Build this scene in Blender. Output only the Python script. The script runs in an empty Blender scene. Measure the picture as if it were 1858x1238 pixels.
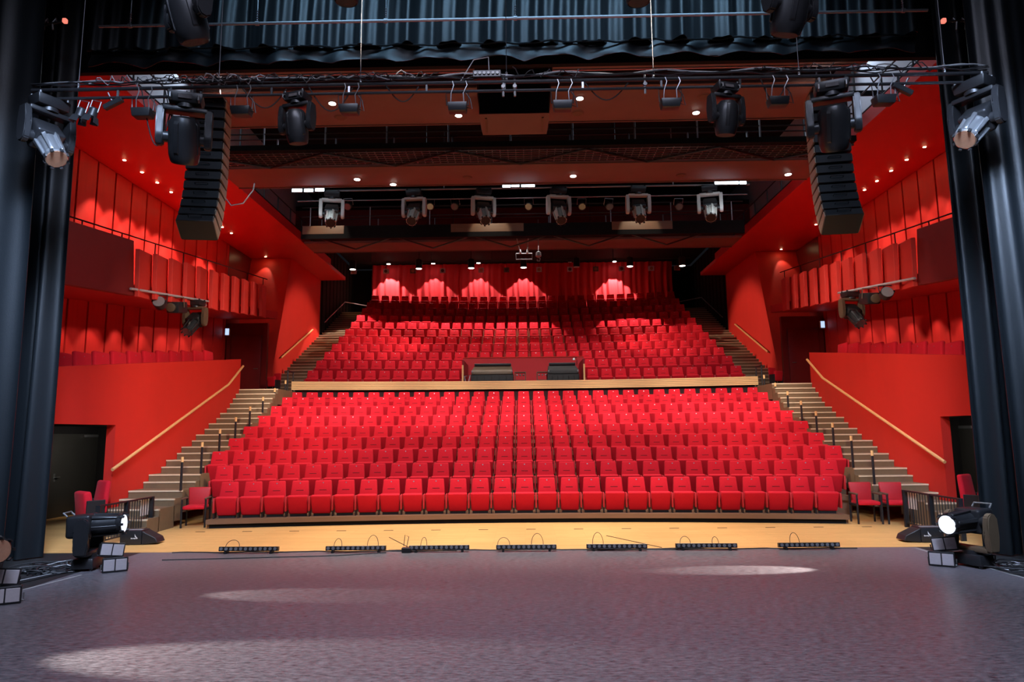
import bpy, bmesh, math, random
from mathutils import Matrix, Vector, Euler
random.seed(7)
R = math.radians
PI = math.pi
C = bpy.context.scene.collection
FPX = 1239.0
CAMZ = 2.03

# ------------------------------------------------------------------ camera
cam_d = bpy.data.cameras.new('camera'); cam = bpy.data.objects.new('camera', cam_d); C.objects.link(cam)
cam_d.sensor_width = 36; cam_d.lens = 36 * FPX / 1858; cam_d.clip_end = 200
ROT = (Matrix.Rotation(R(.93), 3, 'Z') @ Matrix.Rotation(R(90 + 7.69), 3, 'X') @ Matrix.Rotation(R(-.57), 3, 'Z'))
cam.matrix_world = Matrix.Translation((0, 0, CAMZ)) @ ROT.to_4x4()
bpy.context.scene.camera = cam

def at(px, py, Y):
    """pixel of the 1858x1238 photograph at depth Y -> world point"""
    d = ROT @ Vector(((px - 929) / FPX, -(py - 619) / FPX, -1))
    t = Y / d.y
    return Vector((d.x * t, Y, CAMZ + d.z * t))

# ------------------------------------------------------------------ materials
def nodes(name):
    m = bpy.data.materials.new(name); m.use_nodes = True
    nt = m.node_tree; b = nt.nodes['Principled BSDF']
    return m, nt, b

def N(nt, t, **kw):
    n = nt.nodes.new(t)
    for k, v in kw.items():
        setattr(n, k, v)
    return n

def mat(name, col, rough=.5, metal=0., spec=.5, var=.12, scale=40., bump=0., bscale=None, sheen=0., stretch=(1, 1, 1), coat=0.):
    m, nt, b = nodes(name)
    tc = N(nt, 'ShaderNodeTexCoord'); mp = N(nt, 'ShaderNodeMapping')
    mp.inputs['Scale'].default_value = stretch
    nt.links.new(tc.outputs['Object'], mp.inputs['Vector'])
    nz = N(nt, 'ShaderNodeTexNoise'); nz.inputs['Scale'].default_value = scale; nz.inputs['Detail'].default_value = 4
    nt.links.new(mp.outputs['Vector'], nz.inputs['Vector'])
    mx = N(nt, 'ShaderNodeMix', data_type='RGBA')
    mx.inputs[6].default_value = tuple(c * (1 - var) for c in col) + (1,)
    mx.inputs[7].default_value = tuple(min(1, c * (1 + var)) for c in col) + (1,)
    nt.links.new(nz.outputs['Fac'], mx.inputs[0]); nt.links.new(mx.outputs[2], b.inputs['Base Color'])
    b.inputs['Roughness'].default_value = rough; b.inputs['Metallic'].default_value = metal
    b.inputs['Specular IOR Level'].default_value = spec
    if sheen:
        b.inputs['Sheen Weight'].default_value = sheen; b.inputs['Sheen Roughness'].default_value = .4
        b.inputs['Sheen Tint'].default_value = (1, .5, .5, 1) if col[0] > .2 else (1, 1, 1, 1)
    if coat: b.inputs['Coat Weight'].default_value = coat
    if bump:
        n2 = N(nt, 'ShaderNodeTexNoise'); n2.inputs['Scale'].default_value = bscale or scale; n2.inputs['Detail'].default_value = 5
        nt.links.new(mp.outputs['Vector'], n2.inputs['Vector'])
        bp = N(nt, 'ShaderNodeBump'); bp.inputs['Strength'].default_value = bump; bp.inputs['Distance'].default_value = .02
        nt.links.new(n2.outputs['Fac'], bp.inputs['Height']); nt.links.new(bp.outputs['Normal'], b.inputs['Normal'])
    return m

def emit(name, col, s):
    m, nt, b = nodes(name)
    b.inputs['Base Color'].default_value = col + (1,)
    b.inputs['Emission Color'].default_value = col + (1,); b.inputs['Emission Strength'].default_value = s
    return m

def floor_vinyl_mat():
    m, nt, b = nodes('scuffed_stage_vinyl')
    L = nt.links.new
    tc = N(nt, 'ShaderNodeTexCoord'); sp = N(nt, 'ShaderNodeSeparateXYZ'); L(tc.outputs['Object'], sp.inputs[0])
    # seams every 1.5 m across the depth
    ad = N(nt, 'ShaderNodeMath', operation='ADD'); ad.inputs[1].default_value = 1.42 + 30; L(sp.outputs['Y'], ad.inputs[0])
    dv = N(nt, 'ShaderNodeMath', operation='MODULO'); dv.inputs[1].default_value = 1.5; L(ad.outputs[0], dv.inputs[0])
    lt = N(nt, 'ShaderNodeMath', operation='LESS_THAN'); lt.inputs[1].default_value = .018; L(dv.outputs[0], lt.inputs[0])
    mp = N(nt, 'ShaderNodeMapping'); mp.inputs['Scale'].default_value = (2.6, 8.0, 1); mp.inputs['Rotation'].default_value = (0, 0, .10); L(tc.outputs['Object'], mp.inputs['Vector'])
    n1 = N(nt, 'ShaderNodeTexNoise'); n1.inputs['Scale'].default_value = 4; n1.inputs['Detail'].default_value = 9; n1.inputs['Roughness'].default_value = .72; L(mp.outputs[0], n1.inputs['Vector'])
    n2 = N(nt, 'ShaderNodeTexNoise'); n2.inputs['Scale'].default_value = .55; n2.inputs['Detail'].default_value = 3; L(tc.outputs['Object'], n2.inputs['Vector'])
    # thin scratches from warped voronoi edges
    wn = N(nt, 'ShaderNodeTexNoise'); wn.inputs['Scale'].default_value = 1.3; L(tc.outputs['Object'], wn.inputs['Vector'])
    wa = N(nt, 'ShaderNodeVectorMath', operation='ADD'); L(tc.outputs['Object'], wa.inputs[0]); L(wn.outputs['Color'], wa.inputs[1])
    vo = N(nt, 'ShaderNodeTexVoronoi', feature='DISTANCE_TO_EDGE'); vo.inputs['Scale'].default_value = 1.1; L(wa.outputs[0], vo.inputs['Vector'])
    sc = N(nt, 'ShaderNodeMath', operation='LESS_THAN'); sc.inputs[1].default_value = .0018; L(vo.outputs['Distance'], sc.inputs[0])
    gt = N(nt, 'ShaderNodeMath', operation='GREATER_THAN'); gt.inputs[1].default_value = .52; L(n2.outputs['Fac'], gt.inputs[0])
    sg = N(nt, 'ShaderNodeMath', operation='MULTIPLY'); L(sc.outputs[0], sg.inputs[0]); L(gt.outputs[0], sg.inputs[1])
    cr = N(nt, 'ShaderNodeValToRGB'); L(n1.outputs['Fac'], cr.inputs[0])
    e = cr.color_ramp.elements; e[0].position = .36; e[0].color = (.040, .040, .048, 1); e[1].position = .62; e[1].color = (.235, .21, .225, 1)
    m1 = N(nt, 'ShaderNodeMix', data_type='RGBA'); m1.inputs[7].default_value = (.30, .29, .30, 1)
    s2 = N(nt, 'ShaderNodeMath', operation='MULTIPLY'); s2.inputs[1].default_value = .45; L(sg.outputs[0], s2.inputs[0])
    L(s2.outputs[0], m1.inputs[0]); L(cr.outputs[0], m1.inputs[6])
    m2 = N(nt, 'ShaderNodeMix', data_type='RGBA'); m2.inputs[7].default_value = (.10, .095, .10, 1)
    s3 = N(nt, 'ShaderNodeMath', operation='MULTIPLY'); s3.inputs[1].default_value = .6; L(lt.outputs[0], s3.inputs[0]); L(s3.outputs[0], m2.inputs[0]); L(m1.outputs[2], m2.inputs[6])
    L(m2.outputs[2], b.inputs['Base Color'])
    rr = N(nt, 'ShaderNodeMapRange'); rr.inputs[1].default_value = .3; rr.inputs[2].default_value = .75; rr.inputs[3].default_value = .27; rr.inputs[4].default_value = .46; L(n1.outputs['Fac'], rr.inputs[0])
    L(rr.outputs[0], b.inputs['Roughness']); b.inputs['Specular IOR Level'].default_value = .5
    bp = N(nt, 'ShaderNodeBump'); bp.inputs['Strength'].default_value = .12; bp.inputs['Distance'].default_value = .01; L(n1.outputs['Fac'], bp.inputs['Height']); L(bp.outputs[0], b.inputs['Normal'])
    return m

def wood_floor_mat(name, c1, c2, sx=1.2, sy=10.5, rough=.42):
    m, nt, b = nodes(name); L = nt.links.new
    tc = N(nt, 'ShaderNodeTexCoord'); mp = N(nt, 'ShaderNodeMapping'); L(tc.outputs['Object'], mp.inputs['Vector'])
    br = N(nt, 'ShaderNodeTexBrick'); br.inputs['Color1'].default_value = c1 + (1,); br.inputs['Color2'].default_value = c2 + (1,)
    br.inputs['Mortar'].default_value = tuple(c * .55 for c in c1) + (1,); br.inputs['Scale'].default_value = 1
    br.inputs['Brick Width'].default_value = sx; br.inputs['Row Height'].default_value = 1 / sy; br.inputs['Mortar Size'].default_value = .002
    L(mp.outputs[0], br.inputs['Vector'])
    m2 = N(nt, 'ShaderNodeMapping'); m2.inputs['Scale'].default_value = (1.2, 14, 1); L(tc.outputs['Object'], m2.inputs['Vector'])
    nz = N(nt, 'ShaderNodeTexNoise'); nz.inputs['Scale'].default_value = 3; nz.inputs['Detail'].default_value = 7; L(m2.outputs[0], nz.inputs['Vector'])
    mr = N(nt, 'ShaderNodeMapRange'); mr.inputs[3].default_value = .74; mr.inputs[4].default_value = 1.22; L(nz.outputs['Fac'], mr.inputs[0])
    mu = N(nt, 'ShaderNodeVectorMath', operation='SCALE'); L(br.outputs['Color'], mu.inputs[0]); L(mr.outputs[0], mu.inputs['Scale'])
    L(mu.outputs[0], b.inputs['Base Color']); b.inputs['Roughness'].default_value = rough
    return m

M = dict(
    seat=mat('red_seat_fabric', (.66, .009, .022), .85, spec=.25, var=.10, scale=55, bump=.15, bscale=350, sheen=.10),
    seat_dark=mat('dark_red_seam', (.11, .004, .006), .9),
    seat_side=mat('red_seat_side', (.50, .012, .018), .6, var=.1, scale=30),
    wall=mat('red_painted_wall', (.62, .024, .014), .62, spec=.3, var=.09, scale=1.6, stretch=(1, 1, .3), bump=.05, bscale=60),
    panel=mat('red_wall_panel', (.60, .016, .014), .6, var=.14, scale=3, stretch=(4, 4, .25), bump=.05, bscale=80),
    soffit=mat('red_soffit_paint', (.52, .012, .012), .55, var=.06, scale=1.2),
    boarddark=mat('dark_balcony_board', (.20, .012, .012), .6, var=.08, scale=4),  # deeper red for the large board by the curtain
    fixtan=mat('warm_lit_cabinet_side', (.30, .22, .15), .6, var=.15, scale=10),  # tan colour stands in for warm light on the dark sides
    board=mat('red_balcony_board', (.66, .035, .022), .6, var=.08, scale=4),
    groove=mat('dark_groove', (.035, .003, .003), .8),
    darkred=mat('dark_red_lacquer', (.16, .008, .008), .35, var=.2, scale=2),
    cloud=mat('brown_red_ceiling_board', (.17, .085, .068), .6, var=.12, scale=2.2, bump=.04, bscale=120),
    black=mat('matt_black', (.010, .010, .011), .8, spec=.12, var=.3, scale=8),
    blackwall=mat('black_wall', (.014, .013, .014), .8, spec=.12, var=.3, scale=3, stretch=(2, 2, .3)),
    doorm=mat('black_door_paint', (.035, .034, .032), .38, var=.15, scale=2),
    curtain=mat('black_stage_velvet', (.008, .010, .012), .40, spec=.38, var=.2, scale=30, bump=.10, bscale=120),
    redcurtain=mat('red_curtain_velvet', (.60, .010, .018), .8, var=.15, scale=8, stretch=(3, 3, .3), sheen=.3),
    fix=mat('black_fixture_metal', (.020, .020, .022), .38, .2, var=.15, scale=25),
    fixlit=mat('front_lit_yoke_grey', (.50, .48, .45), .5, var=.1, scale=14),  # lightened grey, standing in for front light on the bridge yokes
    barrel=mat('front_lit_barrel_metal', (.55, .52, .46), .45, .25, var=.12, scale=25),  # paler barrels, the same front light put into their colour
    fixgrey=mat('grey_fixture_metal', (.20, .20, .20), .45, .3, var=.12, scale=18),
    fixbrown=mat('bronze_yoke_paint', (.13, .09, .055), .42, .2, var=.15, scale=12),
    silver=mat('brushed_silver', (.55, .56, .58), .32, .9, var=.08, scale=60),
    steel=mat('dull_steel', (.35, .36, .38), .4, .85, var=.15, scale=40),
    pipe=mat('black_pipe', (.05, .05, .055), .4, .6, var=.2, scale=20),
    cable=mat('black_cable', (.02, .02, .022), .5),
    greycable=mat('pale_cable', (.33, .33, .34), .5),
    lens=mat('amber_glass_lens', (.38, .20, .12), .15, var=.2, scale=30, coat=.5),
    lensdark=mat('dark_glass_lens', (.10, .09, .09), .08, var=.2, scale=30, coat=1),
    ledlens=mat('grey_led_lens', (.22, .22, .23), .25, var=.1, scale=50, coat=.6),
    diffuser=mat('pale_diffuser', (.45, .40, .41), .4, var=.08, scale=30),
    stair=mat('brown_stair_lino', (.19, .12, .062), .6, var=.12, scale=14),
    nosing=mat('pale_stair_nosing', (.75, .58, .38), .5, var=.1, scale=30),
    fascia=mat('brown_fascia_board', (.20, .105, .055), .5, var=.15, scale=5, stretch=(.3, 4, 4)),
    handrail=mat('beech_handrail', (.80, .40, .15), .4, var=.12, scale=6, stretch=(6, .6, 6)),
    parapet=mat('pale_slatted_wood', (.88, .52, .21), .45, var=.14, scale=4, stretch=(.4, 5, 9)),
    white=mat('white_paper', (.75, .73, .70), .6, var=.03),
    tape=mat('worn_white_tape', (.35, .34, .33), .5, var=.35, scale=6),
    galwall=mat('pale_gallery_wall', (.50, .52, .58), .6, var=.08, scale=3),
    cover=mat('black_cloth_cover', (.028, .028, .028), .7, var=.25, scale=12, bump=.3, bscale=30),
    vinyl=floor_vinyl_mat(),
    stagepaint=mat('black_stage_paint', (.020, .019, .019), .5, var=.35, scale=5, bump=.1, bscale=30),
    woodfloor=wood_floor_mat('oak_strip_floor', (.74, .385, .125), (.82, .45, .155)),
    lamp=emit('lit_lamp', (1, .92, .82), 25.),
    lampdim=emit('lit_lamp_soft', (1, .93, .86), 5.),
    warm=emit('lit_halogen', (1, .72, .38), 60.),
    cold=emit('lit_worklight', (.72, .88, 1.), 8.),
    coldlens=emit('lit_lens', (.82, .9, 1.), 1.1),
    sign=emit('lit_sign', (.45, .62, .9), 1.2),
    redlamp=emit('red_marker_lamp', (1, .25, .18), 1.0),
)

# ------------------------------------------------------------------ mesh helpers
class MB:
    def __init__(s):
        s.bm = bmesh.new(); s.mi = 0
    def _post(s, before):
        for f in s.bm.faces:
            if f not in before: f.material_index = s.mi
    def hexa(s, pts, bev=0, seg=2):
        """8 corners: bottom ring then top ring"""
        bm = s.bm; old = set(bm.faces) if (bev or s.mi) else None
        v = [bm.verts.new(p) for p in pts]
        fs = [bm.faces.new([v[i] for i in q]) for q in ((3, 2, 1, 0), (4, 5, 6, 7), (0, 1, 5, 4), (1, 2, 6, 5), (2, 3, 7, 6), (3, 0, 4, 7))]
        if bev:
            es = list({e for f in fs for e in f.edges})
            bmesh.ops.bevel(bm, geom=es, offset=bev, segments=seg, affect='EDGES', profile=.5)
        if s.mi: s._post(old)
        return s
    def box(s, c, d, rot=None, bev=0, seg=2):
        x, y, z = d[0] / 2, d[1] / 2, d[2] / 2
        P = [(-x, -y, -z), (x, -y, -z), (x, y, -z), (-x, y, -z), (-x, -y, z), (x, -y, z), (x, y, z), (-x, y, z)]
        c = Vector(c)
        return s.hexa([(rot @ Vector(p) if rot else Vector(p)) + c for p in P], bev, seg)
    def bx(s, x0, x1, y0, y1, z0, z1, bev=0):
        return s.box(((x0 + x1) / 2, (y0 + y1) / 2, (z0 + z1) / 2), (abs(x1 - x0), abs(y1 - y0), abs(z1 - z0)), None, bev)
    def tube(s, pts, r, n=6, r1=None, caps=True):
        bm = s.bm; old = set(bm.faces) if s.mi else None
        pts = [Vector(p) for p in pts]; k = len(pts); rings = []
        prev = None
        for i, p in enumerate(pts):
            d = (pts[min(i + 1, k - 1)] - pts[max(i - 1, 0)])
            if d.length < 1e-9: d = Vector((0, 0, 1))
            d.normalize()
            if prev is None:
                u = d.cross(Vector((0, 0, 1)))
                if u.length < .05: u = d.cross(Vector((1, 0, 0)))
            else:
                u = prev - d * prev.dot(d)
                if u.length < 1e-6: u = d.cross(Vector((1, 0, .3)))
            u.normalize(); prev = u; w = d.cross(u)
            rr = r if r1 is None else r + (r1 - r) * i / (k - 1)
            rings.append([bm.verts.new(p + (u * math.cos(2 * PI * a / n) + w * math.sin(2 * PI * a / n)) * rr) for a in range(n)])
        for A, B in zip(rings, rings[1:]):
            for a in range(n):
                bm.faces.new((A[a], A[(a + 1) % n], B[(a + 1) % n], B[a]))
        if caps:
            bm.faces.new(rings[0][::-1]); bm.faces.new(rings[-1])
        if s.mi: s._post(old)
        return s
    def cyl(s, p0, p1, r0, r1=None, n=14):
        return s.tube([p0, p1], r0, n, r1)
    def lathe(s, prof, n=18, mtx=None):
        """prof: list of (radius, z)"""
        bm = s.bm; old = set(bm.faces) if s.mi else None
        mtx = mtx or Matrix()
        rings = [[bm.verts.new(mtx @ Vector((r * math.cos(2 * PI * a / n), r * math.sin(2 * PI * a / n), z))) for a in range(n)] for r, z in prof]
        for A, B in zip(rings, rings[1:]):
            for a in range(n):
                bm.faces.new((A[a], A[(a + 1) % n], B[(a + 1) % n], B[a]))
        bm.faces.new(rings[0][::-1]); bm.faces.new(rings[-1])
        if s.mi: s._post(old)
        return s
    def prism(s, poly, vec):
        bm = s.bm; old = set(bm.faces) if s.mi else None
        vec = Vector(vec)
        a = [bm.verts.new(Vector(p)) for p in poly]; b = [bm.verts.new(Vector(p) + vec) for p in poly]
        bm.faces.new(a[::-1]); bm.faces.new(b)
        for i in range(len(a)):
            j = (i + 1) % len(a); bm.faces.new((a[i], a[j], b[j], b[i]))
        if s.mi: s._post(old)
        return s
    def disc(s, c, nrm, r, n=16, t=.006):
        c = Vector(c); nrm = Vector(nrm).normalized()
        return s.cyl(c, c + nrm * t, r, None, n)
    def add(s, mesh, mtx):
        """append a copy of an existing mesh, moved"""
        k0 = len(s.bm.verts)
        s.bm.from_mesh(mesh); s.bm.verts.ensure_lookup_table()
        bmesh.ops.transform(s.bm, matrix=mtx, verts=s.bm.verts[k0:])
        return s
    def build(s, name, m, parent=None, ang=35, origin=None):
        me = bpy.data.meshes.new(name)
        bmesh.ops.recalc_face_normals(s.bm, faces=s.bm.faces)
        if origin is not None:
            bmesh.ops.translate(s.bm, vec=-Vector(origin), verts=s.bm.verts)
        s.bm.to_mesh(me); s.bm.free()
        for mm in (m if isinstance(m, (list, tuple)) else [m]): me.materials.append(M[mm])
        me.shade_smooth() if hasattr(me, 'shade_smooth') else None
        try: me.set_sharp_from_angle(angle=R(ang))
        except Exception: pass
        o = bpy.data.objects.new(name, me); C.objects.link(o)
        if origin is not None: o.location = origin
        if parent is not None: o.parent = parent
        return o

def tag(o, label, cat, group=None):
    o['label'] = label; o['category'] = cat
    if group: o['group'] = group
    return o
def thing(name, label, cat, loc=(0, 0, 0), rot=(0, 0, 0), group=None, scale=1):
    o = bpy.data.objects.new(name, None); C.objects.link(o)
    o.location = loc; o.rotation_euler = rot; o.scale = (scale,) * 3; o.empty_display_size = .1
    return tag(o, label, cat, group)
def struct(o):
    o['kind'] = 'structure'; return o
KIDS = {}
def children_of(o):
    return [c for c in bpy.data.objects if c.parent == o]
def copy_tree(o, kids, parent=None):
    c = o.copy(); C.objects.link(c)
    if parent is not None: c.parent = parent
    for ch in kids.get(o, []): copy_tree(ch, kids, c)
    return c
def kid_map():
    k = {}
    for o in bpy.data.objects:
        if o.parent: k.setdefault(o.parent, []).append(o)
    return k
ORD = ['', 'first', 'second', 'third', 'fourth', 'fifth', 'sixth', 'seventh', 'eighth', 'ninth', 'tenth', 'eleventh', 'twelfth', 'thirteenth', 'fourteenth', 'fifteenth', 'sixteenth']

# ------------------------------------------------------------------ lights
def aim(o, tgt):
    o.rotation_euler = (Vector(tgt) - o.location).to_track_quat('-Z', 'Y').to_euler()
def spot(loc, tgt, W, col=(1, .93, .85), ang=60, blend=.3, rad=.05):
    l = bpy.data.lights.new('spot_lamp', 'SPOT'); l.energy = W; l.color = col; l.spot_size = R(ang); l.spot_blend = blend; l.shadow_soft_size = rad
    o = bpy.data.objects.new('spot_lamp', l); C.objects.link(o); o.location = loc; aim(o, tgt); return o
def area(loc, tgt, W, sx, sy, col=(1, 1, 1), spread=180):
    l = bpy.data.lights.new('area_lamp', 'AREA'); l.energy = W; l.color = col; l.shape = 'RECTANGLE'; l.size = sx; l.size_y = sy; l.spread = R(spread)
    o = bpy.data.objects.new('area_lamp', l); C.objects.link(o); o.location = loc; aim(o, tgt); return o
def point(loc, W, col=(1, 1, 1), rad=.1):
    l = bpy.data.lights.new('point_lamp', 'POINT'); l.energy = W; l.color = col; l.shadow_soft_size = rad
    o = bpy.data.objects.new('point_lamp', l); C.objects.link(o); o.location = loc; return o

# ------------------------------------------------------------------ row geometry
RAD = 40.0
def sag(x, r=RAD): return r - math.sqrt(r * r - x * x)
def low_D(i): return 16.3 + .955 * (i - 1)
def low_z(i): return .195 + .3265 * (i - 1) if i < 9 else 2.70
LOWK = [13, 14] + [15] * 7
UZ = [3.61, 4.09, 4.55, 5.01, 5.46, 5.94, 6.44, 6.94, 7.46, 7.97, 8.54]
def up_D(j): return 25.7 + 1.03 * (j - 1)

# ================================================================== SETTING
# stage
struct(MB().bx(-15, 15, -6, 12.36, -.3, 0).build('floor_stage', 'stagepaint'))
struct(MB().bx(-6.78, 6.78, -3, 12.33, 0.0005, .004).build('floor_vinyl', 'vinyl'))
fl = MB(); fl.bx(-12.3, 12.3, 12.36, 25, -.3, 0.002)
struct(fl.build('floor_apron', 'woodfloor'))
sl = MB()
for k in range(-8, 9):
    sl.bx(k * 1.01 - .1 + .12, k * 1.01 + .1 + .12, 14.88, 14.92, .002, .006)
struct(sl.build('trim_1', 'groove'))

# lower seating platforms swept along the row arc
def sweep(mb, prof, x0, x1, n=28):
    """prof: closed list of (y, z); y bends with the row arc"""
    bm = mb.bm; old = set(bm.faces) if mb.mi else None; rings = []
    for a in range(n + 1):
        x = x0 + (x1 - x0) * a / n
        rings.append([bm.verts.new((x, y - sag(x), z)) for y, z in prof])
    k = len(prof)
    for A, B in zip(rings, rings[1:]):
        for i in range(k):
            bm.faces.new((A[i], A[(i + 1) % k], B[(i + 1) % k], B[i]))
    bm.faces.new(rings[0][::-1]); bm.faces.new(rings[-1])
    if mb.mi: mb._post(old)
pl = MB()
for i in range(1, 10):
    f = low_D(i) - .33; b = (low_D(i + 1) - .33) if i < 9 else 24.6
    hw = (7.05, 7.55)[i - 1] if i < 3 else 7.86
    z = low_z(i)
    pl.mi = 0
    sweep(pl, [(f + .08, max(0.003, z - .5)), (f + .08, z - .1), (f, z - .1), (f, z), (b + .03, z), (b + .03, max(0.003, z - .5))], -hw, hw)
    if i > 1:
        pass
struct(pl.build('floor_seating_tier', ['fascia']))
# dark plinth under the first row
pd = MB(); sweep(pd, [(low_D(1) - .27, 0.003), (low_D(1) - .27, .09), (low_D(1) - .24, .09), (low_D(1) - .24, 0.003)], -7.0, 7.0)
struct(pd.build('trim_2', 'black'))
# wall behind the last lower row, parapet
pw = MB(); sweep(pw, [(24.42, 2.6), (24.42, 3.585), (24.58, 3.585), (24.58, 2.6)], -7.95, 7.95)
struct(pw.build('wall_parapet', 'groove'))
pp = MB()
for k in range(5):
    z0 = 3.59 + k * .06
    sweep(pp, [(24.30, z0), (24.30, z0 + .049), (24.62, z0 + .049), (24.62, z0)], -8.03, 8.03)
pp.mi = 1
sweep(pp, [(24.33, 3.592), (24.33, 3.88), (24.6, 3.88), (24.6, 3.592)], -8.02, 8.02)
tag(pp.build('parapet', ['parapet', 'fascia']), 'long curved parapet of pale wooden slats behind the ninth row of seats', 'parapet')
# cross aisle, landings, upper tier
ai = MB()
sweep(ai, [(24.58, 3.3), (24.58, 3.52), (25.45, 3.52), (25.45, 3.3)], -8.0, 8.0)
struct(ai.build('floor_cross_aisle', 'stair'))
ut = MB()
for j in range(1, 12):
    f = up_D(j) - .33; b = (up_D(j + 1) - .33) if j < 11 else 38.2
    z = UZ[j - 1]; zl = 3.3 if j == 1 else UZ[j - 2] - .15
    if j <= 2:
        for a, c in ((-7.98, -2.45), (2.45, 7.98)):
            sweep(ut, [(f, zl), (f, z), (b + .03, z), (b + .03, zl)], a, c, 14)
    else:
        sweep(ut, [(f, zl), (f, z), (b + .03, z), (b + .03, zl)], -7.98, 7.98)
sweep(ut, [(25.3, 3.2), (25.3, 3.6), (27.5, 3.6), (27.5, 3.2)], -2.45, 2.45, 8)
struct(ut.build('floor_upper_tier', 'fascia'))

# side walls, stairs, balconies: built once per side
ST = [(14.2, .16), (14.5, .32), (14.97, .48), (15.6, .64), (15.94, .80), (16.55, .96), (16.77, 1.12), (17.33, 1.28), (17.55, 1.44), (18.08, 1.60), (18.30, 1.76), (18.86, 1.92), (19.08, 2.08), (19.58, 2.24), (19.82, 2.40), (20.30, 2.56), (20.54, 2.72), (20.99, 2.88), (21.19, 3.04), (21.39, 3.20), (21.60, 3.36), (21.83, 3.52)]
def zbot(Y): return 5.36 + .109 * (Y - 15.55)
def ztop_low(Y): return 3.49 + .125 * (Y - 13.8)
for S, side in ((-1, 'left'), (1, 'right')):
    def q(x, y, z): return (S * x, y, z)
    # balcony front wall with the passage opening at floor level
    w = MB(); w.prism([q(9.16, 15.28, 0.003), q(9.16, 21.9, 0.003), q(9.16, 21.9, 4.50), q(9.16, 12.5, ztop_low(12.5)), q(9.16, 12.5, 2.3), q(9.16, 15.28, 2.3)], (S * .2, 0, 0))
    struct(w.build('wall_balcony_' + side, 'wall'))
    # lower balcony floor
    w = MB(); w.prism([q(9.37, 12.5, ztop_low(12.5) - .9), q(9.37, 21.9, ztop_low(21.9) - .9), q(9.37, 21.9, ztop_low(21.9) - .7), q(9.37, 12.5, ztop_low(12.5) - .7)], (S * 1.97, 0, 0))
    struct(w.build('floor_balcony_' + side, 'darkred'))
    # vestibule under the balcony: black walls, ceiling
    w = MB()
    w.bx(S * 12.05, S * 12.2, 12.5, 19.4, 0.003, 2.38)
    w.bx(S * 9.37, S * 12.2, 19.25, 19.4, 0.003, 2.38)
    struct(w.build('wall_vestibule_' + side, 'blackwall'))
    w = MB(); w.bx(S * 9.37, S * 12.2, 12.5, 19.4, 2.32, 2.4)
    struct(w.build('ceiling_vestibule_' + side, 'blackwall'))
    # outer wall with vertical panels, lower and upper storey
    w = MB(); w.bx(S * 11.42, S * 11.6, 12.5, 28.6, 2.4, 9.4)
    w.mi = 1
    y = 12.6
    while y < 25.6:
        w.bx(S * 11.35, S * 11.43, y, y + .73, 2.7, min(9.38, 9.38)); y += .80
    w.mi = 2
    w.bx(S * 11.34, S * 11.43, 25.6, 28.55, 2.7, 9.38)
    struct(w.build('wall_' + side, ['groove', 'panel', 'darkred']))
    # end wall of the balcony rooms and upper red wall slab (front leans back)
    w = MB(); w.prism([q(9.66, 25.6, 3.3), q(9.66, 31.9, 3.3), q(9.66, 31.9, 9.39), q(9.66, 27.75, 9.39), q(9.66, 26.9, 6.9)], (S * 1.72, 0, 0))
    w.mi = 1; w.bx(S * 9.75, S * 11.3, 25.62, 25.78, 3.5, 6.3)
    struct(w.build('wall_upper_' + side, ['wall', 'darkred']))
    # black rear side wall
    w = MB(); w.bx(S * 9.66, S * 9.9, 31.9, 38.4, 3.3, 11.4)
    yy = 32.1
    while yy < 38: w.bx(S * 9.6, S * 9.7, yy, yy + .5, 3.4, 11.3); yy += .62
    struct(w.build('wall_rear_' + side, 'blackwall'))
    # soffit with inner fascia; gallery above
    w = MB(); w.bx(S * 8.5, S * 11.6, 12.5, 32, 9.4, 9.55)
    w.bx(S * 8.42, S * 8.52, 12.5, 29.2, 9.38, 9.72)
    struct(w.build('ceiling_soffit_' + side, 'soffit'))
    w = MB(); w.bx(S * 9.75, S * 9.9, 12.5, 32, 9.55, 13)
    struct(w.build('wall_gallery_' + side, 'galwall'))
    # upper balcony slab
    w = MB(); w.prism([q(9.42, 12.5, zbot(12.5)), q(9.42, 25.7, zbot(25.7)), q(9.42, 25.7, zbot(25.7) + .28), q(9.42, 12.5, zbot(12.5) + .28)], (S * 1.93, 0, 0))
    struct(w.build('floor_upper_balcony_' + side, 'soffit'))
    # stairs
    for nm, steps, x0, x1, yend in (('floor_stairs_' + side, ST, 7.9, 9.15, 25.5),):
        w = MB(); zp = 0.003
        for n, (y, z) in enumerate(steps):
            a = (7.9 if S < 0 else 8.5) if n < 4 else x0
            ye = steps[n + 1][0] + .02 if n + 1 < len(steps) else yend
            w.mi = 0; w.bx(S * a, S * x1, y, ye, max(.003, z - .5), z - .034)
            w.mi = 1; w.bx(S * a, S * x1, y - .016, y + .035, z - .034, z)
            w.mi = 0; w.bx(S * a, S * x1, y + .035, ye, z - .034, z)
        # landing goes on through the opening to the side door
        w.bx(S * 9.15, S * 11.36, 21.92, 25.7, 3.3, 3.52)
        w.bx(S * 9.15, S * 9.66, 25.6, 26, 3.3, 3.52)
        struct(w.build(nm, ['stair', 'nosing']))
    w = MB(); y = 25.3; z = 3.68; k = 0
    while z < 8.5:
        w.mi = 0; w.bx(S * 7.99, S * 9.66, y, y + .37, z - .35, z - .02)
        w.bx(S * 7.99, S * 9.66, y + .03, y + .37, z - .02, z)
        w.mi = 1; w.bx(S * 7.99, S * 9.66, y - .01, y + .03, z - .022, z)
        y += .343; z += .16
    w.mi = 0; w.bx(S * 7.99, S * 9.66, y, 38.3, z - .4, z - .16)
    struct(w.build('floor_upper_stairs_' + side, ['stair', 'nosing']))
    # wing walls offstage and proscenium pier
    struct(MB().bx(S * 14.6, S * 15, -6, 12.5, 0, 13).build('wall_wing_' + side, 'blackwall'))
    px = 8.75 if S < 0 else 8.2
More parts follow.
